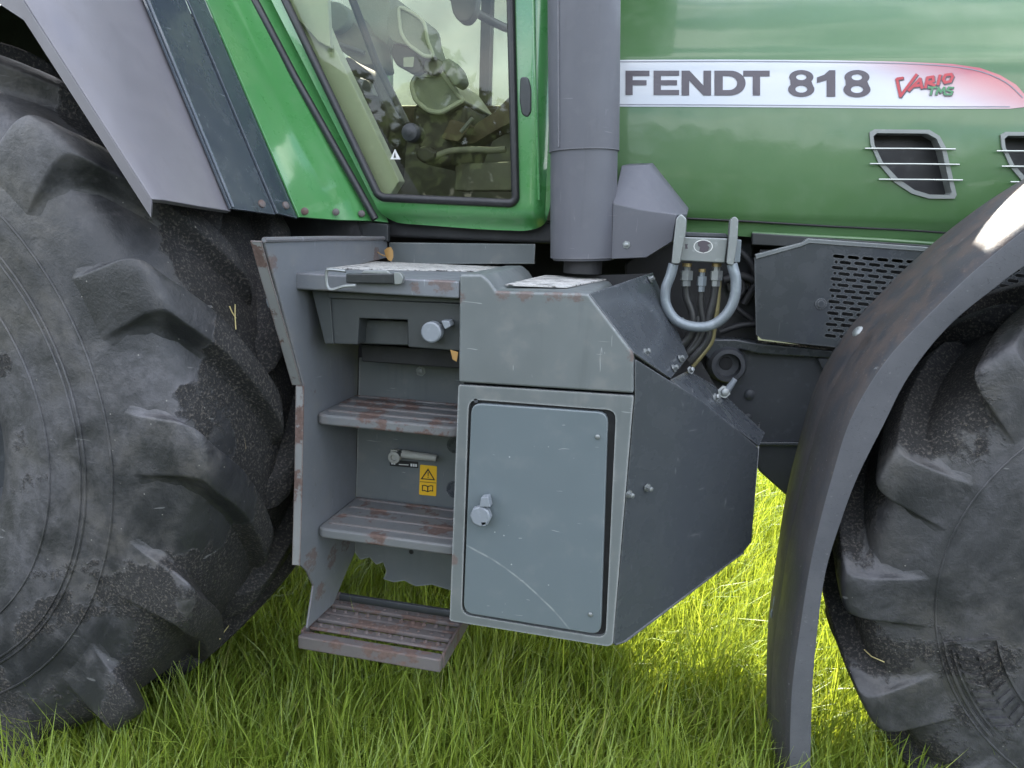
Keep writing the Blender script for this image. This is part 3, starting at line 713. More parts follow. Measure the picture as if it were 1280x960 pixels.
def hbase(x): return 2.31+0.045*(x+0.2)+0.02*max(0, x-0.4)**2
def hoodpt(px, py):
    Y = 2.3
    for _ in range(14):
        p = ony(px, py, Y); Y = hbase(p.x)+hprof(p.z)
    return (p.x, p.z)
def hood3(off): return lambda x, z: Vector((x, hbase(x)+hprof(z)-off, z))
vent_o = [(660, 530), (680, 518), (900, 520), (940, 545), (965, 590), (1008, 780), (1000, 795), (900, 795), (830, 775), (760, 730), (700, 660), (665, 580)]
vent_i = [(676, 546), (690, 533), (890, 535), (928, 556), (949, 600), (988, 770), (980, 780), (902, 779), (840, 760), (775, 715), (714, 650), (680, 580)]
def z4(p, dx=0, dy=0): return (880+p[0]*.3125+dx, p[1]*.3125+dy)
vents = []
for dx, dy in ((0, 0), (163.5, 3.2)):
    vents.append(([hoodpt(*z4(p, dx, dy)) for p in vent_o], [hoodpt(*z4(p, dx, dy)) for p in vent_i], dx, dy))
# bonnet skin: side, built as a grid over (x, z) and mapped onto its curved section
def grid_hood():
    xs = [-0.42+i*0.06 for i in range(36)]
    bot = [(x, 1.405-(0.042*(x+0.03) if x > -0.03 else 0)) for x in xs]
    top = [(x, 2.19) for x in xs[::-1]]
    return bot+top
hood = sheet('bonnet', grid_hood(), hood3(0), 'green_hood', TR, holes=[v[1] for v in vents], step=0.018, solid=0.004); hood['label'] = 'green bonnet side with model strip and vents'
for p in hood.data.polygons: p.use_smooth = True
# bonnet top and far side
far = [Vector((x, 2*CL-hbase(x)-hprof(z), z)) for x in (-.42, .5, 1.68) for z, _ in HPROF]
n = len(HPROF); fcs = [(i*n+j, i*n+j+1, (i+1)*n+j+1, (i+1)*n+j) for i in range(2) for j in range(n-1)]
mesh('bonnet_far_side', far, fcs, 'green_hood', TR)
mesh('bonnet_top', [(-.42, 2.80, 2.188), (-.42, 2.74, 2.19), (1.68, 2.82, 2.186), (1.68, 2.74, 2.19), (-.42, 2.7, 2.19), (1.68, 2.7, 2.19)], [(0, 1, 3, 2)], 'green_hood', TR)
mesh('bonnet_nose', [(1.68, 2.42, 1.33), (1.68, 3.14, 1.33), (1.68, 3.05, 2.1), (1.68, 2.5, 2.1), (1.68, 2.78, 2.19)], [(0, 1, 2, 4, 3)], 'green_hood', TR)
# swage lines along the lower edge
tube('bonnet_crease', [hood3(.0008)(*hoodpt(x, y)) for x, y in ((858, 273), (900, 275), (940, 277), (990, 280), (1040, 283), (1090, 285.5), (1140, 288), (1190, 291.5), (1240, 295))], 0.0028, 'dark', hood, 8)
tube('bonnet_edge_bead', [hood3(.001)(*hoodpt(x, y)) for x, y in ((940, 292), (1000, 295), (1100, 300), (1200, 307), (1300, 316))], 0.006, 'green_hood', hood, 8)
for vo_, vi_, dx, dy in vents:
    fr = sheet('vent', vo_, hood3(0.006), 'vent_frame', hood, holes=[vi_], solid=0.012, smooth=False)
    # recessed sleeve
    ring = vi_; k = len(ring); a = [hood3(0.004)(*p) for p in ring]; c2 = [hood3(-0.05)(p[0], p[1]) for p in ring]
    mesh('vent_sleeve', a+c2, [(i, (i+1) % k, k+(i+1) % k, k+i) for i in range(k)], 'vent_frame', hood, smooth=False)
    sheet('vent_shade_backing', ring, hood3(-0.049), 'dark', hood)  # dark sheet standing for the shade inside the vent recess
    for y_, x0, x1 in ((597, 640, 1000), (658, 660, 1016), (720, 695, 1028)):
        tube('vent_wire', [hood3(0.012)(*hoodpt(*z4((x0, y_-1), dx, dy))), hood3(0.014)(*hoodpt(*z4(((x0+x1)/2, y_), dx, dy))), hood3(0.012)(*hoodpt(*z4((x1, y_+2), dx, dy)))], 0.0026, 'chrome', hood, 8)
# printed strip with lettering
strip_px = [(664, 76), (760, 75), (900, 74.5), (1040, 75.5), (1120, 77), (1190, 80), (1225, 85), (1250, 94), (1270, 106), (1283, 121), (1287, 131), (1280, 134), (1262, 136), (1150, 136), (1000, 134.5), (850, 133.5), (664, 133)]
strip = sheet('model_strip', [hoodpt(*p) for p in strip_px], hood3(0.0015), 'decal', hood, step=0.025)
def line_px(name, pts, w, mat, off, parent):
    P = [Vector(hoodpt(*p)) for p in catmull([(x, y, 0) for x, y in pts], 4) for p in [(p[0], p[1])]]
    vs = []; fs = []
    for i, p in enumerate(P):
        t = (P[min(i+1, len(P)-1)]-P[max(i-1, 0)]).normalized(); nrm = Vector((-t.y, t.x))*w/2
        for q in (p+nrm, p-nrm): vs.append(hood3(off)(q.x, q.y))
    for i in range(len(P)-1): fs.append((2*i, 2*i+2, 2*i+3, 2*i+1))
    vs2 = []
    f = fs[0]; nn = (vs[f[1]]-vs[f[0]]).cross(vs[f[2]]-vs[f[0]])
    if nn.y > 0: fs = [f[::-1] for f in fs]
    return mesh(name, vs, fs, mat, parent, recalc=False)
line_px('strip_line', [(664, 78), (900, 76.8), (1040, 77.8), (1150, 80.5), (1215, 87), (1255, 102), (1278, 122)], .0022, 'line', .0025, hood)
line_px('strip_line', [(664, 130.5), (850, 131), (1000, 132), (1150, 133.3), (1262, 133.5)], .0022, 'line', .0025, hood)
def glyph(name, polys, holes, bx, mat='ink', off=.003):
    x0, y0, x1, y1 = bx
    f = lambda p: hoodpt(x0+p[0]*(x1-x0), y1-p[1]*(y1-y0))
    return sheet(name, [f(p) for p in polys], hood3(off), mat, hood, holes=[[f(p) for p in h] for h in holes], step=0.02)
Fp = [(0, 0), (0, 1), (1, 1), (1, .78), (.30, .78), (.30, .61), (.88, .61), (.88, .40), (.30, .40), (.30, 0)]
Ep = [(0, 0), (0, 1), (1, 1), (1, .79), (.29, .79), (.29, .61), (.92, .61), (.92, .40), (.29, .40), (.29, .21), (1, .21), (1, 0)]
Np = [(0, 0), (0, 1), (.27, 1), (.74, .40), (.74, 1), (1, 1), (1, 0), (.74, 0), (.26, .60), (.26, 0)]
Dp = [(0, 0), (0, 1), (.5, 1)] + [(.5+.5*math.sin(math.radians(a)), .5+.5*math.cos(math.radians(a))) for a in range(10, 171, 10)] + [(.5, 0)]
Dh = [(.27, .22), (.27, .78), (.46, .78)] + [(.46+.27*math.sin(math.radians(a)), .5+.28*math.cos(math.radians(a))) for a in range(15, 166, 15)] + [(.46, .22)]
Tp = [(0, 1), (1, 1), (1, .77), (.64, .77), (.64, 0), (.36, 0), (.36, .77), (0, .77)]
up_ = [(.5+.46*math.cos(math.radians(a)), .74+.27*math.sin(math.radians(a))) for a in range(-35, 216, 12)]
dn_ = [(.5+.5*math.cos(math.radians(a)), .28+.29*math.sin(math.radians(a))) for a in range(145, 396, 12)]
Ep8 = up_+dn_
E8h = [ell(.5, .74, .20, .115, 14), ell(.5, .285, .23, .135, 14)]
Op = [(.38, 0), (.38, .62), (.0, .52), (.0, .73), (.28, .83), (.48, 1), (.72, 1), (.72, 0)]
for nm, pl_, hl, bx in (('letter_f', Fp, [], (782, 88.5, 812, 119)), ('letter_e', Ep, [], (817, 88.5, 849, 119)), ('letter_n', Np, [], (852, 88.5, 889, 119.5)), ('letter_d', Dp, [Dh], (893, 88.5, 932, 119.5)), ('letter_t', Tp, [], (929, 88.5, 962, 119.5)), ('digit_eight', Ep8, E8h, (985, 88, 1018, 121)), ('digit_one', Op, [], (1021, 88, 1053, 121)), ('digit_eight', Ep8, E8h, (1054, 88, 1088, 121.5))):
    glyph(nm, pl_, hl, bx)
def word(name, strokes, w, mat, off, dx=0, dy=0):
    vs = []; fs = []
    for st_ in strokes:
        P = [Vector(hoodpt(*z4((x+dx, y+dy)))) for x, y in st_]
        for a, b_ in zip(P, P[1:]):
            t = (b_-a).normalized(); nr = Vector((-t.y, t.x))*w/2; ex = t*w*0.35; s = len(vs)
            vs += [hood3(off)(q.x, q.y) for q in (a-ex+nr, a-ex-nr, b_+ex-nr, b_+ex+nr)]; fs.append((s, s+1, s+2, s+3)); off += .00004
    fs2 = []
    for f in fs:
        nn = (vs[f[1]]-vs[f[0]]).cross(vs[f[2]]-vs[f[0]]); fs2.append(f if nn.y < 0 else f[::-1])
    return mesh(name, vs, fs2, mat, hood, recalc=False, smooth=False)
VAR = [[(770, 318), (784, 385), (848, 300)], [(826, 318), (775, 318)], [(818, 362), (862, 316), (870, 352)], [(838, 345), (868, 341)],
       [(884, 350), (892, 312), (914, 308), (916, 325), (892, 331), (920, 342)], [(934, 338), (942, 303)], [(962, 331), (955, 318), (964, 301), (986, 298), (992, 308), (984, 326), (962, 331)]]
VAR[1] = [(784, 385), (795, 312)]
VAR[1] = [(772, 316), (792, 313)]
TMS = [[(897, 352), (926, 350)], [(912, 351), (905, 379)], [(927, 378), (936, 352), (944, 370), (958, 351), (960, 378)], [(994, 352), (976, 351), (970, 361), (990, 368), (986, 379), (965, 379)]]
word('badge_shadow', VAR, .0085, 'ink', .0032, 3, 3); word('badge_word', VAR, .0070, 'red', .0040)
word('badge_shadow', TMS, .0062, 'ink', .0044, 1.5, 2); word('badge_word', TMS, .0048, 'green_ink', .0050)

# ------------------------------------------------------------------ exhaust stack
def stack_pts(Y=2.02):
    return [(ony(x, y, Y)) for x, y in ((730, -420), (730.5, 0), (730, 190), (729, 322))]
SP = stack_pts()
a_, b_, c_, d_ = SP
def shield(name, p, q, r, mat, parent, tilt=0.0, sides=28, flat=0.0):
    ax = (q-p).normalized(); u = Vector((1, 0, 0)); u = (u-ax*u.dot(ax)).normalized(); w = ax.cross(u); vs = []; fs = []
    for i, c in enumerate((p, p.lerp(q, .5), q)):
        for k in range(sides):
            a = 2*math.pi*k/sides
            rr = r*(1-flat*abs(math.sin(2*a))**3*0.5)
            v = c+(u*math.cos(a)+w*math.sin(a))*rr
            if i == 2: v += ax*(-tilt*math.sin(a)*(-1))
            vs.append(v)
    for i in range(2):
        for k in range(sides): fs.append((i*sides+k, i*sides+(k+1) % sides, (i+1)*sides+(k+1) % sides, (i+1)*sides+k))
    f = fs[0]; nn = (vs[f[1]]-vs[f[0]]).cross(vs[f[2]]-vs[f[0]])
    if nn.dot(vs[f[0]]-p) < 0: fs = [g[::-1] for g in fs]
    return mesh(name, vs, fs, mat, parent, solid=0.004, recalc=False)
stk = shield('exhaust_stack', a_, b_.lerp(c_, 1.0), 0.0895, 'stack', TR); stk['label'] = 'grey exhaust stack beside the cab pillar'
shield('lower_shield', b_.lerp(c_, .92), c_.lerp(d_, 1.0), 0.0855, 'stack', stk)
lathe('shield_foot', c_.lerp(d_, .985), (d_-c_).normalized(), [(0, .083), (.010, .078), (.011, .0)], 'stack', stk, 28)
tube('shield_seam', [b_.lerp(c_, t)+Vector((-.052, -.074, 0)) for t in (-1.5, 0, .985)], 0.0025, 'stack', stk, 6)
lathe('exhaust_pipe', d_+Vector((0, 0, .12)), (0, 0, -1), [(0, .05), (.16, .05)], 'dark', stk, 20)
# angular cover of the exhaust elbow
EY = 1.985
f5 = [ony(x, y, EY) for x, y in ((766, 254), (800, 262), (846, 268), (840, 302), (808, 322), (764, 324))]
t5 = [ony(x, y, EY+.11) for x, y in ((777, 207), (810, 206), (859, 268), (851, 298), (815, 318), (764, 322))]
m5 = [f5[0], f5[2]]
b5 = [p+Vector((0, .20, .02)) for p in t5]
md = ony(789, 256, EY+.005)
vs = f5+t5+b5; fs = [(0, 1, 2, 3, 4, 5)] + [(i, (i+1) % 6, 6+(i+1) % 6, 6+i) for i in range(6)] + [(6+i, 6+(i+1) % 6, 12+(i+1) % 6, 12+i) for i in range(6)] + [tuple(range(12, 18))]
el = mesh('elbow_cover', vs, fs, 'stack', stk, bevel=0.0025)
bolt(ony(783, 306, EY-.001), (0, -1, 0), .006, 'steel', stk)

# ------------------------------------------------------------------ steps, side plate and toolbox
PX = ony(378, 600, 1.6).x
def yz_prism(name, pts, th, mat, parent, bevel=.002):
    return prism(name, pts, (-th, 0, 0), mat, parent, bevel)
panel = yz_prism('step_side_plate', [onx(x, y, PX) for x, y in ((330, 300), (355, 391), (380, 481), (378, 600), (375, 706), (384, 714), (392, 732), (384, 786), (417, 755), (428, 728), (444, 690), (446, 560), (449, 400), (452, 330), (485, 322), (484, 298))], .006, 'grey_rust', TR)
panel['label'] = 'grey plate beside the steps with a rusty front edge'
# rolled front edge of that plate
ed = [onx(x, y, PX)+Vector((-.006, .0, 0)) for x, y in ((330, 301), (342, 346), (355, 391), (368, 437), (380, 481))]
def flange(name, pts, w, mat, parent, th=.004):
    vs = []; fs = []
    for p in pts: vs += [p+Vector((.002, -.0015, 0)), p+Vector((-w, -.004, 0))]
    for i in range(len(pts)-1): fs.append((2*i, 2*i+1, 2*i+3, 2*i+2))
    return mesh(name, vs, fs, mat, parent, solid=th, bevel=.001)
flange('plate_flange', ed, .022, 'edge_rust', panel); flange('plate_flange', [onx(x, y, PX) for x, y in ((380, 482), (378, 600), (375, 706))], .018, 'edge_rust', panel)
tube('plate_rim', [onx(330, 300, PX), onx(410, 298, PX), onx(484, 298, PX)], .006, 'grey_rust', panel, 8)
bolt(ony(343, 377, 1.66), (.3, -1, 0), .012, 'galv', panel, h=.03)
# back wall of the step recess, its lower edge rotted away
BY = 1.905
rag = [(443, 690), (450, 700), (462, 697), (470, 706), (479, 703), (483, 714), (479, 724), (492, 728), (505, 726), (520, 733), (540, 731), (563, 738)]
bwp = [(449, 447), (580, 456), (580, 740)] + rag[::-1]
bw = prism('step_back_wall', [ony(x, y, BY) for x, y in bwp], (0, .004, 0), 'grey', TR, .001); bw['label'] = 'grey back wall behind the steps with ragged lower edge'
bolt(ony(526, 464, BY), (0, -1, 0), .0085, 'steel', bw)
for x, y in ((501, 648), (514, 690)): lathe('bolt_hole', ony(x, y, BY-.001), (0, -1, 0), [(0, .007), (.001, .006)], 'black', bw, 12)
for x, y, r in ((568, 557, .022), (569, 612, .026)): lathe('bolt_hole', ony(x, y, BY-.001), (0, -1, 0), [(0, r), (.0012, r*.95)], 'grey_dark', bw, 24)
# isolator lever, its label and the warning sticker
lv = tube('isolator_lever', [ony(x, y, BY-.03) for x, y in ((503, 567), (515, 569), (532, 571), (546, 573))], [.012, .011, .0105, .009], 'lever', bw, 10)
lathe('lever_hub', ony(499, 567, BY-.002), (0, -1, 0), [(0, .012), (.02, .012), (.022, .0165), (.04, .0165), (.042, .009), (.036, .008)], 'lever', bw, 20)
prism('lever_clamp', [ony(x, y, BY-.034) for x, y in ((488, 562), (496, 563), (496, 571), (488, 571))], (0, .012, 0), 'lever', bw, .001)
lathe('hub_bore', ony(499.5, 567, BY-.0395), (0, -1, 0), [(0, .0085), (.0008, .008)], 'dark', bw, 12)
def flat(name, pxs, Y, mat, parent, off=0.0015, holes=()):
    f = lambda p: (ony(p[0], p[1], Y).x, ony(p[0], p[1], Y).z)
    return sheet(name, [f(p) for p in pxs], lambda x, z: Vector((x, Y-off, z)), mat, parent, holes=[[f(p) for p in h] for h in holes], smooth=False)
flat('lever_label', [(487.5, 574.5), (523, 577), (523, 585), (487.5, 582)], BY, 'black', bw)
for q in ([(489.5, 577), (494.5, 577.4), (494.5, 580.4), (489.5, 580)], [(499, 579.6), (511, 580.4), (511, 581.4), (499, 580.6)], [(513.5, 579.2), (521.5, 579.8), (521.5, 583.2), (513.5, 582.6)]):
    flat('label_print', q, BY, 'tape', bw, .0025)
for q in ([(491.6, 576.8), (492.4, 576.8), (492.4, 580.6), (491.6, 580.6)], [(516, 579.2), (516.7, 579.2), (516.7, 583.4), (516, 583.4)], [(518.8, 579.4), (519.4, 579.4), (519.4, 583.6), (518.8, 583.6)]):
    flat('label_print', q, BY, 'black', bw, .0032)
stc = flat('warning_sticker', round_poly([(525.5, 580.5), (546.5, 582.5), (545.5, 620), (524, 618)], 1.5), BY, 'yellow', bw, .002)
flat('warning_symbol', [(535.5, 585), (544.5, 600), (526.2, 598.5)], BY, 'black', bw, .003, holes=[[(535.5, 588), (542.2, 598.6), (528.6, 597.4)]])
flat('warning_symbol', [(535, 590), (536.4, 590), (536, 595), (535.2, 595)], BY, 'black', bw, .0032)
flat('warning_symbol', ell(535.6, 596.4, .7, .7, 8), BY, 'black', bw, .0034)
flat('sticker_line', [(525.3, 601.2), (545.6, 603), (545.6, 603.7), (525.3, 601.9)], BY, 'black', bw, .003)
flat('warning_symbol', [(528, 606), (531, 605.4), (535.2, 607), (539, 606), (542, 606.6), (541.8, 614), (538.6, 613.4), (535, 614.8), (531, 613.2), (527.8, 613.6)], BY, 'black', bw, .003, holes=[[(529.2, 607), (531, 606.6), (534.4, 608), (534.4, 613.2), (531, 612), (529, 612.4)], [(535.8, 608.2), (539, 607.2), (540.9, 607.6), (540.6, 612.8), (538.6, 612.2), (535.8, 613.4)]])
# steps
def step(name, fl, fr, z, yb, mat, ribmat, parent, thick=.028):
    l, r = fl, fr
    pts = round_poly([(PX, yb), (PX, l.y+.012), (PX+.012, l.y), (r.x-.02, l.y), (r.x, l.y+.02), (r.x+.01, yb)], .012)
    o = prism(name, [(x, y, z-thick) for x, y in pts], (0, 0, thick), mat, parent, .007, 3, 40)
    n = 4
    for k in range(n):
        y = l.y+.035+k*(yb-l.y-.06)/(n-1)
        tube('tread_rib', [(PX+.018, y, z), (PX+.03, y, z+.001), (r.x-.03, y, z+.001), (r.x-.018, y, z)], [.002, .0045, .0045, .002], ribmat, o, 8)
    return o
zA = 0.940; zB = 0.645; zC = 0.372
s1 = step('step', ony(397, 515, 1.672), Vector((ony(568, 520, 1.672).x+.02, 0, 0)), zA, BY-.001, 'step_paint', 'step_paint', TR); s1['label'] = 'upper step with scraped grey paint'
s2 = step('step', ony(397, 655, 1.665), Vector((ony(566, 660, 1.665).x+.02, 0, 0)), zB, BY-.001, 'step_paint', 'step_paint', TR); s2['label'] = 'middle step with rust patches'
# lowest step: an open tray of ribs on the plate's tail
cl, cr, cbl, cbr = onz(383, 797, zC-.03), onz(549, 826, zC-.03), onz(432, 752, zC), onz(566, 772, zC)
y0, y1, x0, x1 = 1.605, 1.845, cl.x, ony(551, 800, 1.605).x
low = prism('step', [(x, y0+ (y-y0), zC-.036) for x, y in round_poly([(x0, y0), (x1, y0), (x1, y0+.03), (x0, y0+.03)], .006)], (0, 0, .036), 'rusty', TR, .005, 3); low['label'] = 'lowest step, a brown rusted ribbed tray'
for k in range(4):
    y = y0+.052+k*.040
    box('tread_rib', (x0+.004, y, zC-.012), (x1-.004, y+.030, zC-.002+(0.004 if k % 2 else 0)), 'rusty', low, .005)
    for j in range(11):
        xx = x0+.03+j*(x1-x0-.06)/10
        lathe('grip_stud', (xx, y+.015, zC-.004), (0, 0, 1), [(0, .007), (.008, .005), (.0085, .003)], 'rusty', low, 6)
box('tray_back', (x0, y1-.012, zC-.03), (x1+.01, y1, zC+.004), 'cast', low, .003)
for xx in (x0-.002, x1-.004): box('tray_side', (xx, y0+.02, zC-.034), (xx+.007, y1, zC+.006), 'rusty', low, .002)
# top platform
ZP = 1.288
pxr = ony(573.5, 345, 1.597).x
plat = prism('platform', [(x, y, ZP-.038) for x, y in round_poly([(PX-.004, 1.594), (pxr, 1.597), (pxr, 2.16), (PX-.004, 2.16)], .006)], (0, 0, .038), 'grey_rust', TR, .008, 3); plat['label'] = 'top step platform with worn anti-slip mat'
q = [onz(x, y, ZP+.003) for x, y in ((404, 335), (605, 339), (662, 330), (470, 327))]
q[3].y = min(q[3].y, 2.13); q[2].y = min(q[2].y, 2.13)
prism('anti_slip_mat', [(p.x, p.y, ZP+.0008) for p in q], (0, 0, .003), 'tread_mat', plat, .0)
# kick plate at the back, under the cab
KY = 2.165
prism('kick_plate', [ony(x, y, KY) for x, y in ((486, 303), (669, 305), (668, 330), (488, 330))], (0, .01, 0), 'grey', plat, .002)
# rubber catch on the platform edge
cat = pxprism('catch_strap', [(432, 342), (493, 342), (493, 355), (432, 354)], 1.572, .012, 'plastic', plat, .003)
pxprism('catch_plate', [(455, 338), (483, 338), (490, 343), (450, 342)], 1.575, .012, 'steel', plat, .002)
tube('catch_wire', [ony(x, y, 1.566) for x, y in ((432, 339), (412, 337), (408, 341), (409, 357), (415, 362), (430, 358), (445, 357))], .0036, 'steel', plat, 8, 4)
pxprism('catch_hook', [(492, 340), (500, 341), (504, 347), (502, 355), (493, 356)], 1.57, .014, 'steel', plat, .003, rnd=2)
# black drawer below the platform
DY = 1.64
dr = prism('drawer', [ony(x, y, DY) for x, y in ((411, 372), (590, 380), (590, 440), (510, 434), (509, 400), (449, 398), (447, 431), (416, 430))], (0, .2, 0), 'plastic_grey', TR, .003); dr['label'] = 'black plastic drawer under the platform'
pxprism('drawer_lip', [(408, 364), (590, 371), (590, 380), (409, 373)], DY-.008, .05, 'plastic_grey', dr, .003)
pxprism('drawer_grip', [(448, 399), (511, 401), (511, 432), (449, 430)], DY+.045, .08, 'plastic_grey', dr, .004)
pxprism('drawer_bottom', [(450, 430), (590, 439), (590, 462), (452, 452)], DY+.13, .10, 'dark', dr, .004)
prism('drawer_bracket', [ony(x, y, DY-.006) for x, y in ((389, 361), (412, 364), (417, 430), (406, 430))], (0, .006, 0), 'plastic_grey', dr, .002)
kn = lathe('drawer_knob', ony(545, 413, DY), (0, -1, 0), [(0, .019), (.012, .019), (.014, .0235), (.034, .0235), (.037, .020)], 'knob', dr, 20)
pxprism('knob_grip', [(551, 401), (561, 401), (563, 408), (556, 412)], DY-.036, .03, 'knob', dr, .002)
# small yellow tag by the drawer
flat('tag_scrap', [(563, 437), (573, 440), (571, 452), (566, 449)], 1.603, 'leaf', dr)
# toolbox ----------------------------------------------------------
TY = 1.60
cov_px = [(574, 365), (574, 343), (602, 343), (612, 352), (620, 364), (735, 367), (763, 404), (792, 442), (792, 492), (573, 478)]
def tb(px, py): p = ony(px, py, TY); return (p.x, p.z)
cover = prism('toolbox_cover', [ony(x, y, TY) for x, y in cov_px], (0, .40, 0), 'grey', TR, .006, 3); cover['label'] = 'grey upper cover of the toolbox with chamfered corner'
q = [onz(x, y, ony(680, 365, TY).z+.002) for x, y in ((632, 357), (708, 360), (758, 350), (682, 345))]
prism('anti_slip_mat', q, (0, 0, .003), 'tread_mat', cover, 0)
# slanted cover plate to the right of it, bolted on
A3, B3 = ony(737, 367, TY+.004), ony(793, 441, TY+.004)
p0, nn = plane3(A3, B3, A3+Vector((0.30, .42, .02)))
C3 = ony(816, 340, 1.98); D3 = ony(861, 446, 1.92); E3 = ony(839, 473, 1.76)
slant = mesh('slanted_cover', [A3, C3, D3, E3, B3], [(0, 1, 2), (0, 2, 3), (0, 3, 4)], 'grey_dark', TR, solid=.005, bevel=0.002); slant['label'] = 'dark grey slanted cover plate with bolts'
# lower box front: frame with opening and the door
fx = [(573, 481), (792, 495), (766, 805), (760, 808), (562, 776)]
op = round_poly([(586, 499), (770, 513), (757, 798), (577, 768)], 12)
front = sheet('toolbox_front', [tb(*p) for p in round_poly(fx, 3)], lambda x, z: Vector((x, TY, z)), 'grey', TR, holes=[[tb(*p) for p in op]], solid=.012, bevel=.003); front['label'] = 'grey toolbox front around its door'
dpx = round_poly([(589, 504), (760, 516), (751, 794), (579, 766)], 13)
door = prism('toolbox_door', [ony(x, y, TY-.004) for x, y in dpx], (0, .016, 0), 'door', TR, .003, 3); door['label'] = 'grey toolbox door with curved scratch and round knob'
lathe('door_knob', ony(604, 641, TY-.004), (0, -1, 0), [(0, .017), (.008, .017), (.010, .0245), (.024, .0245), (.027, .021)], 'knob', door, 8)
pxprism('knob_grip', [(601, 622), (610, 621), (613, 634), (599, 634)], TY-.033, .022, 'knob', door, .002)
pxprism('knob_grip', [(600, 652), (609, 652), (607, 658), (602, 658)], TY-.031, .018, 'knob', door, .002)
for x, y in ((747, 546), (738, 768)): bolt(ony(x, y, TY-.005), (0, -1, 0), .0052, 'steel', door, 'rivet', washer=False)
lathe('hinge_pin', ony(596, 500, TY+.008), (0, -1, 0), [(0, .006), (.008, .005)], 'cast', front, 10)
# dark inside of the box, sides
bx0, bz0 = tb(570, 776); bx1, bz1 = tb(790, 484)
prism('toolbox_body', [ony(x, y, TY+.0135) for x, y in ((575, 483), (788, 496), (764, 803), (565, 774))], (0, .25, 0), 'dark', TR, .0)
# right-hand side, slanting back to clear the front wheel
F3 = ony(949, 558, 1.90); Br = ony(793, 446, TY+.003); Dr = ony(767, 806, TY+.003)
p0, nn = plane3(Br, Dr, F3)
spx = [(794, 494), (795, 449), (838, 476), (874, 498), (949, 560), (939, 679), (930, 690), (778, 803), (767, 806)]
side = mesh('toolbox_side', [onp(x, y, p0, nn) for x, y in spx], [tuple(range(len(spx)))], 'grey_dark', TR, solid=.006, bevel=.004); side['label'] = 'grey slanting side of the toolbox, its shade put into darker paint'  # darker copy of the box grey carries this side's shade
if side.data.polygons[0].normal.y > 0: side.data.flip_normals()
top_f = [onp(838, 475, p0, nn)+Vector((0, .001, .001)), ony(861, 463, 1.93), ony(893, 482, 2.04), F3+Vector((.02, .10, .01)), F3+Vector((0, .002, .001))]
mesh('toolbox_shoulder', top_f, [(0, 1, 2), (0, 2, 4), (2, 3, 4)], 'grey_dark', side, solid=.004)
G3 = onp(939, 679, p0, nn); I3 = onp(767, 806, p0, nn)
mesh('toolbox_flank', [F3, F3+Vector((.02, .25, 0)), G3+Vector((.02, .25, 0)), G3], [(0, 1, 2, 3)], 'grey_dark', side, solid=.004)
# lower folded edge seen under the side
lw = [onp(x, y, p0, nn)+Vector((-.006, .022, 0)) for x, y in ((768, 806), (790, 803), (928, 700), (931, 685), (780, 790))]
mesh('toolbox_sill', lw, [tuple(range(5))], 'plastic', side, solid=.004, bevel=.002)
tube('toolbox_hem', [onp(x, y, p0, nn)+Vector((-.001, .004, 0)) for x, y in ((769, 806), (782, 802), (929, 691))], .004, 'grey_dark', side, 8)
for x, y in ((785, 617), (808, 609)):
    bolt(onp(x, y, p0, nn)+nn*(.003 if nn.y < 0 else -.003), nn if nn.y < 0 else -nn, .0058, 'steel', side, h=.014)
sp0, sn = plane3(A3, C3, D3); sn = sn if sn.dot(Vector((1, -1, 1))) > 0 else -sn
for x, y in ((812, 350), (849, 402), (806, 441), (849, 449), (841, 461)): bolt(onp(x, y, sp0, sn)+sn*.003, sn, .006, 'steel', slant, h=.010)
for x, y in ((863, 463), (895, 497)): bolt(ony(x, y, 1.88), (.6, -.6, .5), .006, 'steel', side, h=.010)
# rest of the box behind: dark infill so no light leaks through
mesh('toolbox_back', [ony(575, 350, 2.02), ony(810, 342, 2.02), ony(940, 560, 2.06), ony(935, 675, 2.04), ony(790, 745, 2.02), ony(575, 735, 2.02)], [(0, 1, 2, 3, 4, 5)], 'dark', TR, solid=.01)
# wing bolt with pale lever
wb = tube('wing_bolt', [ony(x, y, 2.0) for x, y in ((905, 491), (910, 487), (919, 474))], [.007, .009, .007], 'knob', TR, 10)
bolt(ony(905, 490, 1.995), (.2, -1, .2), .010, 'steel', wb, h=.018)

# ------------------------------------------------------------------ hydraulic coupling
HY = 1.93
blk = pxprism('coupling_block', [(850, 296), (910, 298), (906, 329), (850, 326)], HY, .07, 'steel', TR, .003); blk['label'] = 'steel hydraulic coupling block with printed emblem'
pxprism('block_top', [(853, 290), (908, 292), (910, 297), (850, 295)], HY+.01, .06, 'cast', blk, .002)
lp_ = [(845, 273), (851, 267), (858, 273), (857, 292), (850, 330), (839, 330), (842, 300)]
rp_ = [(913, 275), (918, 270), (923, 274), (922, 300), (917, 332), (908, 330), (911, 300)]
pxprism('side_lug', lp_, HY-.03, .10, 'steel', blk, .003, rnd=3); pxprism('side_lug', rp_, HY-.03, .10, 'steel', blk, .003, rnd=3)
pxprism('lock_tab', [(918, 299), (927, 300), (925, 328), (917, 328)], HY+.0, .03, 'galv', blk, .002)
flat('emblem_disc', ell(879, 308, 12, 8.5, 22), HY, 'tape', blk, .001, holes=[ell(879, 308, 11, 7.6, 22)])
flat('emblem_bird', [(872, 303), (876, 301), (880, 300.5), (884, 302), (889, 304), (884, 306), (887, 309), (885, 314), (879, 316), (874, 314), (875, 309), (872.5, 307)], HY, 'ink', blk, .0012)
flat('emblem_mark', [(856.5, 305), (860, 305), (859, 307.5), (860, 311), (856.5, 311)], HY, 'ink', blk, .0012)
hp = [ony(x, y, HY-.01) for x, y in ((842, 330), (838, 345), (832, 362), (833, 382), (845, 400), (865, 408), (888, 407), (906, 395), (917, 376), (920, 352), (915, 330))]
tube('bail_handle', hp, .0125, 'galv', blk, 14, 5)
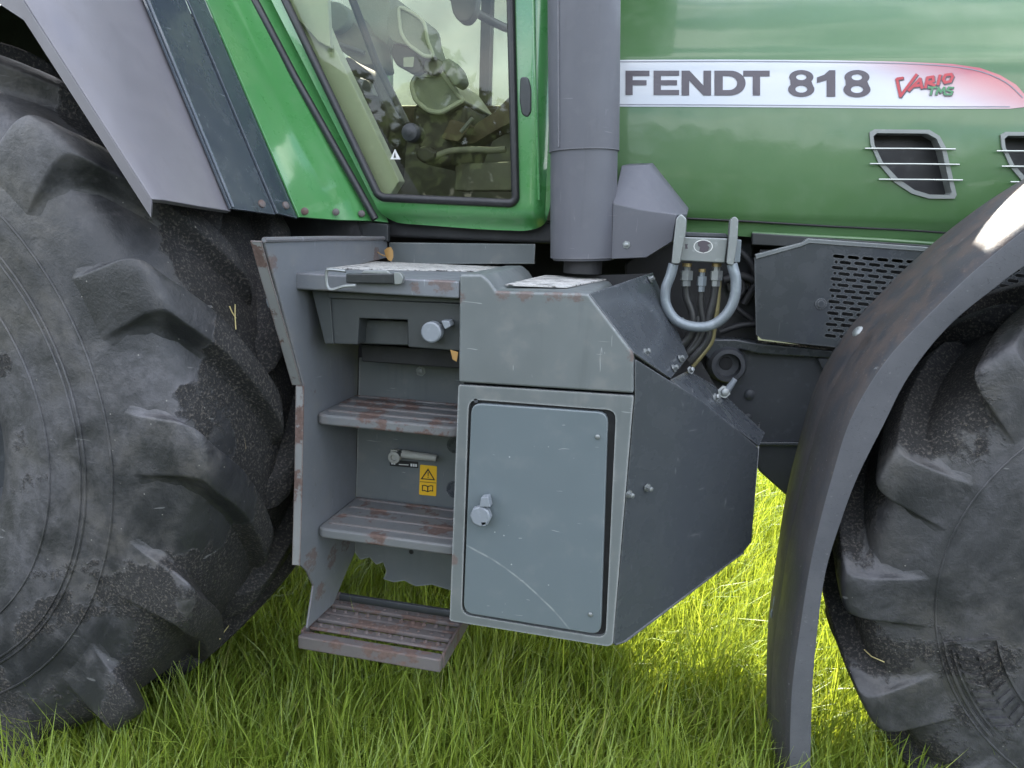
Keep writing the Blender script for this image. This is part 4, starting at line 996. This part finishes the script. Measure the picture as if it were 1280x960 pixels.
for (x, y), s in (((859, 338), 1.0), ((878, 345), .75), ((896, 338), 1.0)):
    lathe('hose_nut', ony(x, y-6, HY+.03), (0.02, 0, -1), [(0, .009*s), (.012, .009*s), (.0125, .0155*s), (.035, .0155*s), (.036, .011*s), (.05, .011*s)], 'steel' if s == 1 else 'galv', blk, 6)
    lathe('hose_collar', ony(x, y-9, HY+.03), (0.02, 0, -1), [(0, .012*s), (.008, .012*s)], 'brass', blk, 10)
for pts, r, m in (([(858, 346), (858, 370), (866, 395), (862, 420), (848, 436)], .0095, 'hose'), ([(878, 351), (876, 380), (880, 410), (870, 432), (854, 446)], .008, 'hose'), ([(896, 346), (892, 375), (886, 400), (884, 425), (862, 452)], .0105, 'hose'),
                  ([(899, 346), (897, 380), (893, 410), (888, 430), (866, 458)], .006, 'hose_yellow'), ([(864, 400), (858, 425), (846, 442)], .007, 'hose'), ([(872, 395), (872, 420), (852, 450)], .007, 'hose')):
    tube('hydraulic_hose', [ony(x, y, HY+.035) for x, y in pts], r, m, blk, 10, 5)

# ------------------------------------------------------------------ engine and chassis between box and front wheel
eng = box('engine_block', (-1.7, 2.62, 1.10), (1.45, 2.95, 1.40), 'dark', TR, .02); eng['label'] = 'dark engine and gearbox under the bonnet'
box('gearbox_sun_block', (-1.7, 2.35, 0.46), (-0.55, 3.2, 1.12), 'dark', TR, .03)  # unseen box added to block sun leaking between tyre and steps
pxprism('engine_bay_backing', [(850, 282), (930, 285), (942, 292), (943, 330), (948, 430), (935, 540), (800, 540), (780, 330)], 2.42, .05, 'dark', TR, .01)  # added dark backing for the shaded bay, hides sunlit grass behind
for pts, r in (([(905, 350), (925, 345), (945, 352)], .012), ([(870, 300), (920, 310), (945, 345), (930, 380)], .01), ([(900, 415), (925, 407), (948, 405)], .009), ([(915, 335), (930, 360), (918, 380), (940, 400)], .008)):
    tube('engine_pipe', [ony(x, y, 2.36) for x, y in pts], r, 'dark', eng, 10, 5)
pxprism('engine_cover', [(905, 345), (935, 342), (938, 362), (910, 365)], 2.38, .03, 'plastic', eng, .004)
ch = pxprism('chassis_casting', [(905, 425), (955, 432), (1075, 446), (1100, 640), (1000, 640), (985, 622), (949, 590), (935, 560), (900, 500), (880, 470)], 2.37, .12, 'cast', TR, .01); ch['label'] = 'grey chassis casting with round port behind the toolbox'
pxprism('casting_flange', [(870, 424), (920, 424), (950, 429), (1075, 441), (1075, 450), (950, 443), (925, 437), (885, 450)], 2.33, .06, 'grey_dark', ch, .006)
pxprism('casting_rib', [(945, 553), (1080, 553), (1080, 558), (946, 557)], 2.355, .03, 'grey_dark', ch, .003)
pxprism('casting_web', [(1022, 448), (1050, 448), (1034, 468), (1028, 462)], 2.34, .04, 'cast', ch, .003)
lathe('casting_port', ony(907, 454, 2.37), (.1, -1, .05), [(0, .058), (.05, .054), (.062, .048), (.063, .036), (.03, .034), (.028, .0)], 'cast', ch, 28)
lathe('port_bore', ony(907, 454, 2.345), (.1, -1, .05), [(0, .024), (.006, .018), (.007, .008)], 'dark', ch, 16)
for x, y, r in ((937, 493, .015), (935, 521, .010)): bolt(ony(x, y, 2.368), (0, -1, 0), r, 'cast', ch, washer=False)
# perforated panel
GY = 2.27
gout = [(943, 322), (1000, 306), (1012, 304), (1300, 325), (1300, 470), (1190, 455), (1062, 436), (952, 424), (945, 418)]
def gxz(px, py): p = ony(px, py, GY); return (p.x, p.z)
slots = []
row = 0
for k in range(15):
    # rows of long slots staggered by half a slot, starting along a slanting line
    for c in range(-1, 15):
        xa = 1041-k*0.75+c*18.3+(0 if k % 2 == 0 else 9.0); xb = xa+15.0
        dyx = 0.075
        if c == -1:
            if k % 2 == 0: continue
            xa, xb = 1044-k*0.75, 1048-k*0.75
        y = 320+k*7.15+(xa-1041)*dyx
        if xb > 1292: continue
        if k*7.15+320+(xb-1041)*dyx > 322+ (xb-1041)*.08+104: continue
        hh = 2.1
        P = [(xa, y), (xa+1.2, y-hh*.8), (xa+2.4, y-hh), (xb-2.4, y-hh+(xb-xa)*dyx), (xb-1.0, y-hh*.8+(xb-xa)*dyx), (xb, y+(xb-xa)*dyx), (xb-1.0, y+hh*.8+(xb-xa)*dyx), (xb-2.4, y+hh+(xb-xa)*dyx), (xa+2.4, y+hh), (xa+1.2, y+hh*.8)]
        if xb-xa < 6: P = ell((xa+xb)/2, y, 2.0, 2.0, 8)
        slots.append([gxz(*p) for p in P])
grille = sheet('perforated_panel', [gxz(*p) for p in gout], lambda x, z: Vector((x, GY, z)), 'grey_dark', TR, holes=slots, solid=.003, smooth=False); grille['label'] = 'grey side panel with rows of slots'
flange_px = [(944, 318), (1003, 303), (1010, 298), (1300, 319), (1300, 325), (1012, 304), (1002, 308), (945, 324)]
prism('panel_fold', [ony(x, y, GY-.004) for x, y in flange_px], (0, .03, 0), 'grey', grille, .002)
pxprism('panel_back', [(950, 312), (1330, 328), (1330, 480), (955, 424)], GY+.05, .01, 'dark', grille, .0)
lathe('panel_screw', ony(1026, 380, GY), (0, -1, 0), [(0, .016), (.003, .015), (.0032, .010), (.006, .009)], 'grey_dark', grille, 18)
pxprism('panel_top_rail', [(940, 291), (1330, 318), (1330, 326), (940, 306)], GY+.03, .05, 'plastic', grille, .003)

# ------------------------------------------------------------------ front mudguard
ridge = [(1420, 205), (1350, 240), (1280, 288), (1215, 341), (1155, 399), (1112, 445), (1080, 492), (1058, 537), (1040, 596), (1024, 655), (1011, 715), (1000, 785), (991, 850), (988, 900), (987, 965), (988, 1030)]
inner = [(1420, 262), (1350, 292), (1280, 333), (1238, 364), (1195, 399), (1160, 437), (1130, 480), (1105, 530), (1072, 596), (1050, 655), (1032, 715), (1022, 785), (1016, 850), (1014, 900), (1013, 965), (1014, 1030)]
FY = 1.70
e0 = ony(*ridge[0], FY)
over = [Vector((e0.x+dx, FY, e0.z+dz)) for dx, dz in ((.78, -.20), (.56, -.01), (.36, .07), (.17, .065))]   # carries on over the wheel beyond the frame
over_in = [p+Vector((0, .006, -.058)) for p in over]
R3 = catmull(over+[ony(x, y, FY) for x, y in ridge], 4); I3_ = catmull(over_in+[ony(x, y, FY+.006) for x, y in inner], 4)
nF = len(R3)
def outn(i):
    t = (R3[min(i+1, nF-1)]-R3[max(i-1, 0)]).normalized(); return Vector((t.z, 0, -t.x)) if Vector((t.z, 0, -t.x)).x < 0 or Vector((t.z, 0, -t.x)).z > 0.2 else Vector((-t.z, 0, t.x))
SEC = [(0.0, 0.0), (.006, .0065), (.02, .012), (.06, .022), (.13, .030), (.135, .0285), (.14, .030), (.22, .032), (.30, .028), (.37, .018), (.42, .0)]
vs = []; fs = []
for i in range(nF):
    nrm = outn(i)
    for dy, h in SEC: vs.append(R3[i]+nrm*h+Vector((0, dy, 0)))
ms = len(SEC)
for i in range(nF-1):
    for j in range(ms-1): fs.append((i*ms+j, i*ms+j+1, (i+1)*ms+j+1, (i+1)*ms+j))
def orient(vs, fs, d):
    f = fs[len(fs)//2]; nn = (Vector(vs[f[1]])-Vector(vs[f[0]])).cross(Vector(vs[f[2]])-Vector(vs[f[0]]))
    return fs if nn.dot(Vector(d)) > 0 else [f[::-1] for f in fs]
fs = orient(vs, fs, (-1, -.2, .6))
def fender_mat():
    b = NB('front_mudguard_plastic')
    big = b.noise(4, 6, 0.6); st_ = b.noise(20, 6, 0.65, stretch=(1.4, 1.0, 0.5)); f = b.noise(160, 3, 0.6)
    col = b.mix(b.ramp(big, .35, .7), (0.034, 0.036, 0.041), (0.050, 0.050, 0.054))
    g = b.n('ShaderNodeNewGeometry').outputs['Normal']; nz = b.n('ShaderNodeSeparateXYZ', {0: g}).outputs['Z']
    # brown dust, warmed to carry a painted sun sheen, where the guard faces up
    dm = b.math('MULTIPLY', b.ramp(st_, .36, .62), b.ramp(nz, .05, .6, .12, .55))
    col = b.mix(dm, col, (0.092, 0.066, 0.052))
    col = b.mix(b.ramp(f, .6, .72, 0, .4), col, (0.15, 0.12, 0.10))
    s1 = b.noise(38, 2, .4, stretch=(.5, 3, 3), dist=.8)
    col = b.mix(b.ramp(s1, .72, .76, 0, .5), col, (.2, .2, .2))
    return b.finish(b.principled(Base_Color=col, Specular_IOR_Level=.3, Roughness=b.ramp(st_, .3, .7, .52, .7), Normal=b.bump(b.math('ADD', st_, f), .15, .005)))
M['fmud'] = fender_mat()
def lip_mat():
    b = NB('mudguard_lip_plastic')
    big = b.noise(5, 6, .6); f = b.noise(90, 4, .6)
    col = b.mix(b.ramp(big, .35, .7), (0.072, 0.074, 0.086), (0.098, 0.099, 0.112))
    s1 = b.noise(26, 2, .5, stretch=(1, 1, 2.2), dist=1.6)
    col = b.mix(b.ramp(b.math('ABSOLUTE', b.math('SUBTRACT', s1, .5)), .006, .0, 0, .55), col, (.02, .02, .02))
    col = b.mix(b.ramp(f, .62, .74, 0, .4), col, (.22, .22, .22))
    return b.finish(b.principled(Base_Color=col, Roughness=.42, Normal=b.bump(f, .15, .003)))
M['flip'] = lip_mat()
mgf = mesh('front_mudguard', vs, fs, 'fmud', TR, recalc=False, solid=.006); mgf['label'] = 'curved black front mudguard, top brown with dust and painted warm sheen'
for p in mgf.data.polygons: p.use_smooth = True
vs = []; fs = []
for i in range(nF):
    vs += [R3[i]+Vector((0, -.0005, 0)), R3[i].lerp(I3_[i], .5)+Vector((0, -.003, 0)), I3_[i], I3_[i]+Vector((0.002, .012, 0))]
for i in range(nF-1):
    for j in range(3): fs.append((i*4+j, i*4+j+1, (i+1)*4+j+1, (i+1)*4+j))
fs = orient(vs, fs, (0, -1, 0))
mesh('mudguard_lip', vs, fs, 'flip', mgf, recalc=False, solid=.005, bevel=.0012)
for (x, y), r in (((1079, 417), .014), ((1065, 487), .008)):
    lathe('mudguard_bolt', ony(x, y, FY+.10)+Vector((-.012, 0, .004)), (-.8, -.2, .6), [(0, r), (.004, r*.8), (.006, r*.4)], 'steel', mgf, 14)
# carrier of the mudguard and a hanging chain behind it
prism('mudguard_carrier', [(0.52, 2.05, .98), (0.60, 2.05, .90), (1.1, 2.05, .90), (1.1, 2.05, .98)], (0, .5, 0), 'cast', TR, .01)
box('front_axle', (.93, 2.2, .56), (1.2, 3.4, .78), 'cast', TR, .02)
box('rear_axle', (-2.1, 2.0, .75), (-1.75, 3.5, 1.1), 'cast', TR, .03)
cx = ony(969, 770, 1.92)
for k in range(4):
    c = ony(968.5, 752+k*15, 1.92); ring = []
    for a in range(13):
        t = 2*math.pi*a/12; ring.append(c+Vector((.009*math.cos(t)*(1 if k % 2 else .3), .009*math.cos(t)*(.3 if k % 2 else 1), .017*math.sin(t))))
    vs2, fs2 = tube_geo(ring, .003, 8, False); mesh('chain_link', vs2, fs2, 'galv', mgf)

# ------------------------------------------------------------------ grass
def grass_mat():
    b = NB('grass_blades')
    at = b.n('ShaderNodeAttribute', attribute_name='tint', attribute_type='GEOMETRY')
    s = b.n('ShaderNodeSeparateXYZ', {0: at.outputs['Vector']})
    col = b.mix(s.outputs['X'], (0.11, 0.20, 0.026), (0.37, 0.47, 0.085))
    col = b.mix(b.ramp(s.outputs['X'], .90, .97), col, (0.30, 0.29, 0.10))
    col = b.mix(b.math('MULTIPLY', s.outputs['Z'], .35), col, (0.22, 0.30, 0.045))
    p = b.principled(Base_Color=col, Roughness=.36, Specular_IOR_Level=.6)
    tl = b.n('ShaderNodeBsdfTranslucent', {'Color': b.mix(0.5, col, (0.48, 0.52, 0.02))})
    return b.finish(b.n('ShaderNodeMixShader', {0: .42, 1: p.outputs[0], 2: tl.outputs[0]}))
def grass(N):
    rng = np.random.default_rng(3)
    x = []; y = []
    # density falls with distance from the camera
    yy = 1.0+ (rng.random(N)**1.7)*5.5
    xx = (rng.random(N)-.5)*2*(0.55+0.52*yy)-0.10-0.14*yy
    cl = np.sin(xx*9+np.sin(yy*7)*2)*np.cos(yy*8+np.sin(xx*5)*2)
    L = (0.15+0.17*rng.random(N)+0.045*cl)*(0.85+.3*rng.random(N))
    L *= 1+0.25*(rng.random(N) < .08)
    w = (0.0011+0.0016*rng.random(N))*(1+.10*yy)
    az = rng.random(N)*2*np.pi; 
    # a common lean, as if trodden and wind-combed, plus scatter
    lean = 0.35+1.25*rng.random(N)
    lx = np.cos(az)*lean*.8+0.28; ly = np.sin(az)*lean*.8-0.20
    ll = np.hypot(lx, ly)+1e-6; lx /= ll; ly /= ll; lean = np.minimum(ll, 1.8)
    sx, sy = -ly, lx
    tw = rng.normal(0, .6, N); cx_, sx_ = np.cos(tw), np.sin(tw)
    wx = sx*cx_+lx*sx_; wy = sy*cx_+ly*sx_
    T = [0, .36, .70, 1.0]; WD = [1.0, .9, .6, 0.0]
    V = np.zeros((N, 7, 3)); tint = np.zeros((N, 7, 3))
    rx = rng.random(N); k = 0
    for t, wd in zip(T, WD):
        ang = lean*t*1.05
        # curve: integrate bend
        h = L*(np.sin(np.clip(ang, 0, 3))/np.maximum(lean*1.05, .05)); o = L*((1-np.cos(ang))/np.maximum(lean*1.05, .05))
        cx0 = xx+lx*o; cy0 = yy+ly*o; cz = -0.02+h
        if wd > 0:
            for s in (-1, 1):
                V[:, k] = np.stack([cx0+s*wx*w*wd, cy0+s*wy*w*wd, cz], 1); tint[:, k] = np.stack([rx, rng.random(N)*0+t, np.full(N, t)], 1); k += 1
        else:
            V[:, k] = np.stack([cx0, cy0, cz], 1); tint[:, k] = np.stack([rx, np.full(N, t), np.full(N, t)], 1); k += 1
    tri = np.array([[0, 1, 3, 2], [2, 3, 5, 4]]); base = (np.arange(N)*7)[:, None, None]
    quads = (tri[None]+base).reshape(-1, 4); tris = (np.array([[4, 5, 6]])[None]+base).reshape(-1, 3)
    me = bpy.data.meshes.new('grass'); nv = N*7; nq = len(quads); nt = len(tris)
    me.vertices.add(nv); me.vertices.foreach_set('co', V.reshape(-1).astype(np.float32))
    me.loops.add(nq*4+nt*3); me.loops.foreach_set('vertex_index', np.concatenate([quads.reshape(-1), tris.reshape(-1)]).astype(np.int32))
    me.polygons.add(nq+nt)
    st_ = np.concatenate([np.arange(nq)*4, nq*4+np.arange(nt)*3]).astype(np.int32)
    me.polygons.foreach_set('loop_start', st_)
    me.polygons.foreach_set('use_smooth', np.ones(nq+nt, dtype=bool))
    a = me.attributes.new('tint', 'FLOAT_VECTOR', 'POINT'); a.data.foreach_set('vector', tint.reshape(-1).astype(np.float32))
    me.update(calc_edges=True); me.validate()
    me.materials.append(grass_mat())
    o = bpy.data.objects.new('grass', me); COL.objects.link(o); o['kind'] = 'stuff'; o['label'] = 'long fine green meadow grass under the tractor'; o['category'] = 'grass'
grass(140000)

# ------------------------------------------------------------------ the wood across the meadow, mirrored in the bonnet and the glass
def far_wood():
    rng = np.random.default_rng(11); quads = []; NL = 420
    for k in range(46):
        x = -62+k*2.75+rng.normal(0, .8); y = -30-rng.random()*7; h = 5.5+4.0*rng.random(); r = 1.8+1.2*rng.random()
        u = rng.normal(size=(NL, 3)); u /= np.linalg.norm(u, axis=1)[:, None]
        lob = 1+.25*np.sin(u[:, 0]*5+k)*np.cos(u[:, 2]*6+k*2)
        rad = (rng.random(NL)**.35)*lob
        c = np.stack([x+u[:, 0]*r*rad, y+u[:, 1]*r*rad, h*.55+u[:, 2]*h*.46*rad], 1)
        a = rng.normal(size=(NL, 3)); b = rng.normal(size=(NL, 3))
        a /= np.linalg.norm(a, axis=1)[:, None]; b -= a*(a*b).sum(1)[:, None]; b /= np.linalg.norm(b, axis=1)[:, None]
        sz = (.22+.22*rng.random(NL))[:, None]
        quads.append(np.stack([c-a*sz-b*sz*.6, c+a*sz-b*sz*.6, c+a*sz+b*sz*.6, c-a*sz+b*sz*.6], 1))
    Q = np.concatenate(quads).reshape(-1, 3)
    me = bpy.data.meshes.new('far_wood'); me.from_pydata(Q.tolist(), [], np.arange(len(Q)).reshape(-1, 4).tolist())
    b = NB('wood_foliage'); g = b.n('ShaderNodeNewGeometry').outputs['Position']
    col = b.mix(b.noise(.5, 3, co=g), (0.035, 0.065, 0.016), (0.085, 0.13, 0.03))
    me.materials.append(b.finish(b.principled(Base_Color=col, Roughness=.7)))
    o = bpy.data.objects.new('far_wood', me); COL.objects.link(o); o['kind'] = 'stuff'; o['label'] = 'far wood across the meadow, seen mirrored in the bonnet'; o['category'] = 'wood'
far_wood()

# ------------------------------------------------------------------ small loose things
lc = onz(486, 323, ZP+.004); lc.y = min(lc.y, 2.05); lc = ony(486, 326, 2.06)
lp = [(479, 313), (483, 309.5), (488, 309), (490.5, 314), (491, 321), (489, 327), (485, 325), (481, 320)]
lf = sheet('fallen_leaf', [(ony(x, y, 2.06).x, ony(x, y, 2.06).z) for x, y in lp], lambda x, z: Vector((x, 2.06+.25*abs(x-lc.x)+.1*(z-lc.z), z)), 'leaf', None, solid=.0012, step=.006)
tube('leaf_stalk', [ony(x, y, 2.055) for x, y in ((481, 320), (476, 318), (472, 315))], .0015, 'leaf', lf, 6)
lf['label'] = 'small orange fallen leaf lying at the back of the platform'; lf['category'] = 'leaf'

bpy.context.view_layer.update()
DG = bpy.context.evaluated_depsgraph_get()
def hit(px, py, lift=.002):
    ok, loc, nrm, *_ = SC.ray_cast(DG, CAM, ray(px, py).normalized())
    if not ok: return ony(px, py, 1.7)
    return loc+nrm*lift
for px, lab in (([(286, 383), (289, 390), (294, 398)], 'left one of two short straw stalks on the rear tyre beside the step plate'),
                ([(293, 381), (293, 398), (294, 412)], 'longer upright straw stalk on the rear tyre beside the step plate'),
                ([(274, 798), (280, 790), (286, 782)], 'green straw blade stuck near the lower edge of the rear tyre'),
                ([(1081, 812), (1090, 820), (1106, 827)], 'thin yellow straw stuck on the front tyre behind the mudguard')):
    o = tube('straw_stalk', [hit(*p) for p in px], .0014, 'straw', None, 6); o['label'] = lab; o['category'] = 'straw'; o['group'] = 'straw bits on the tyres'
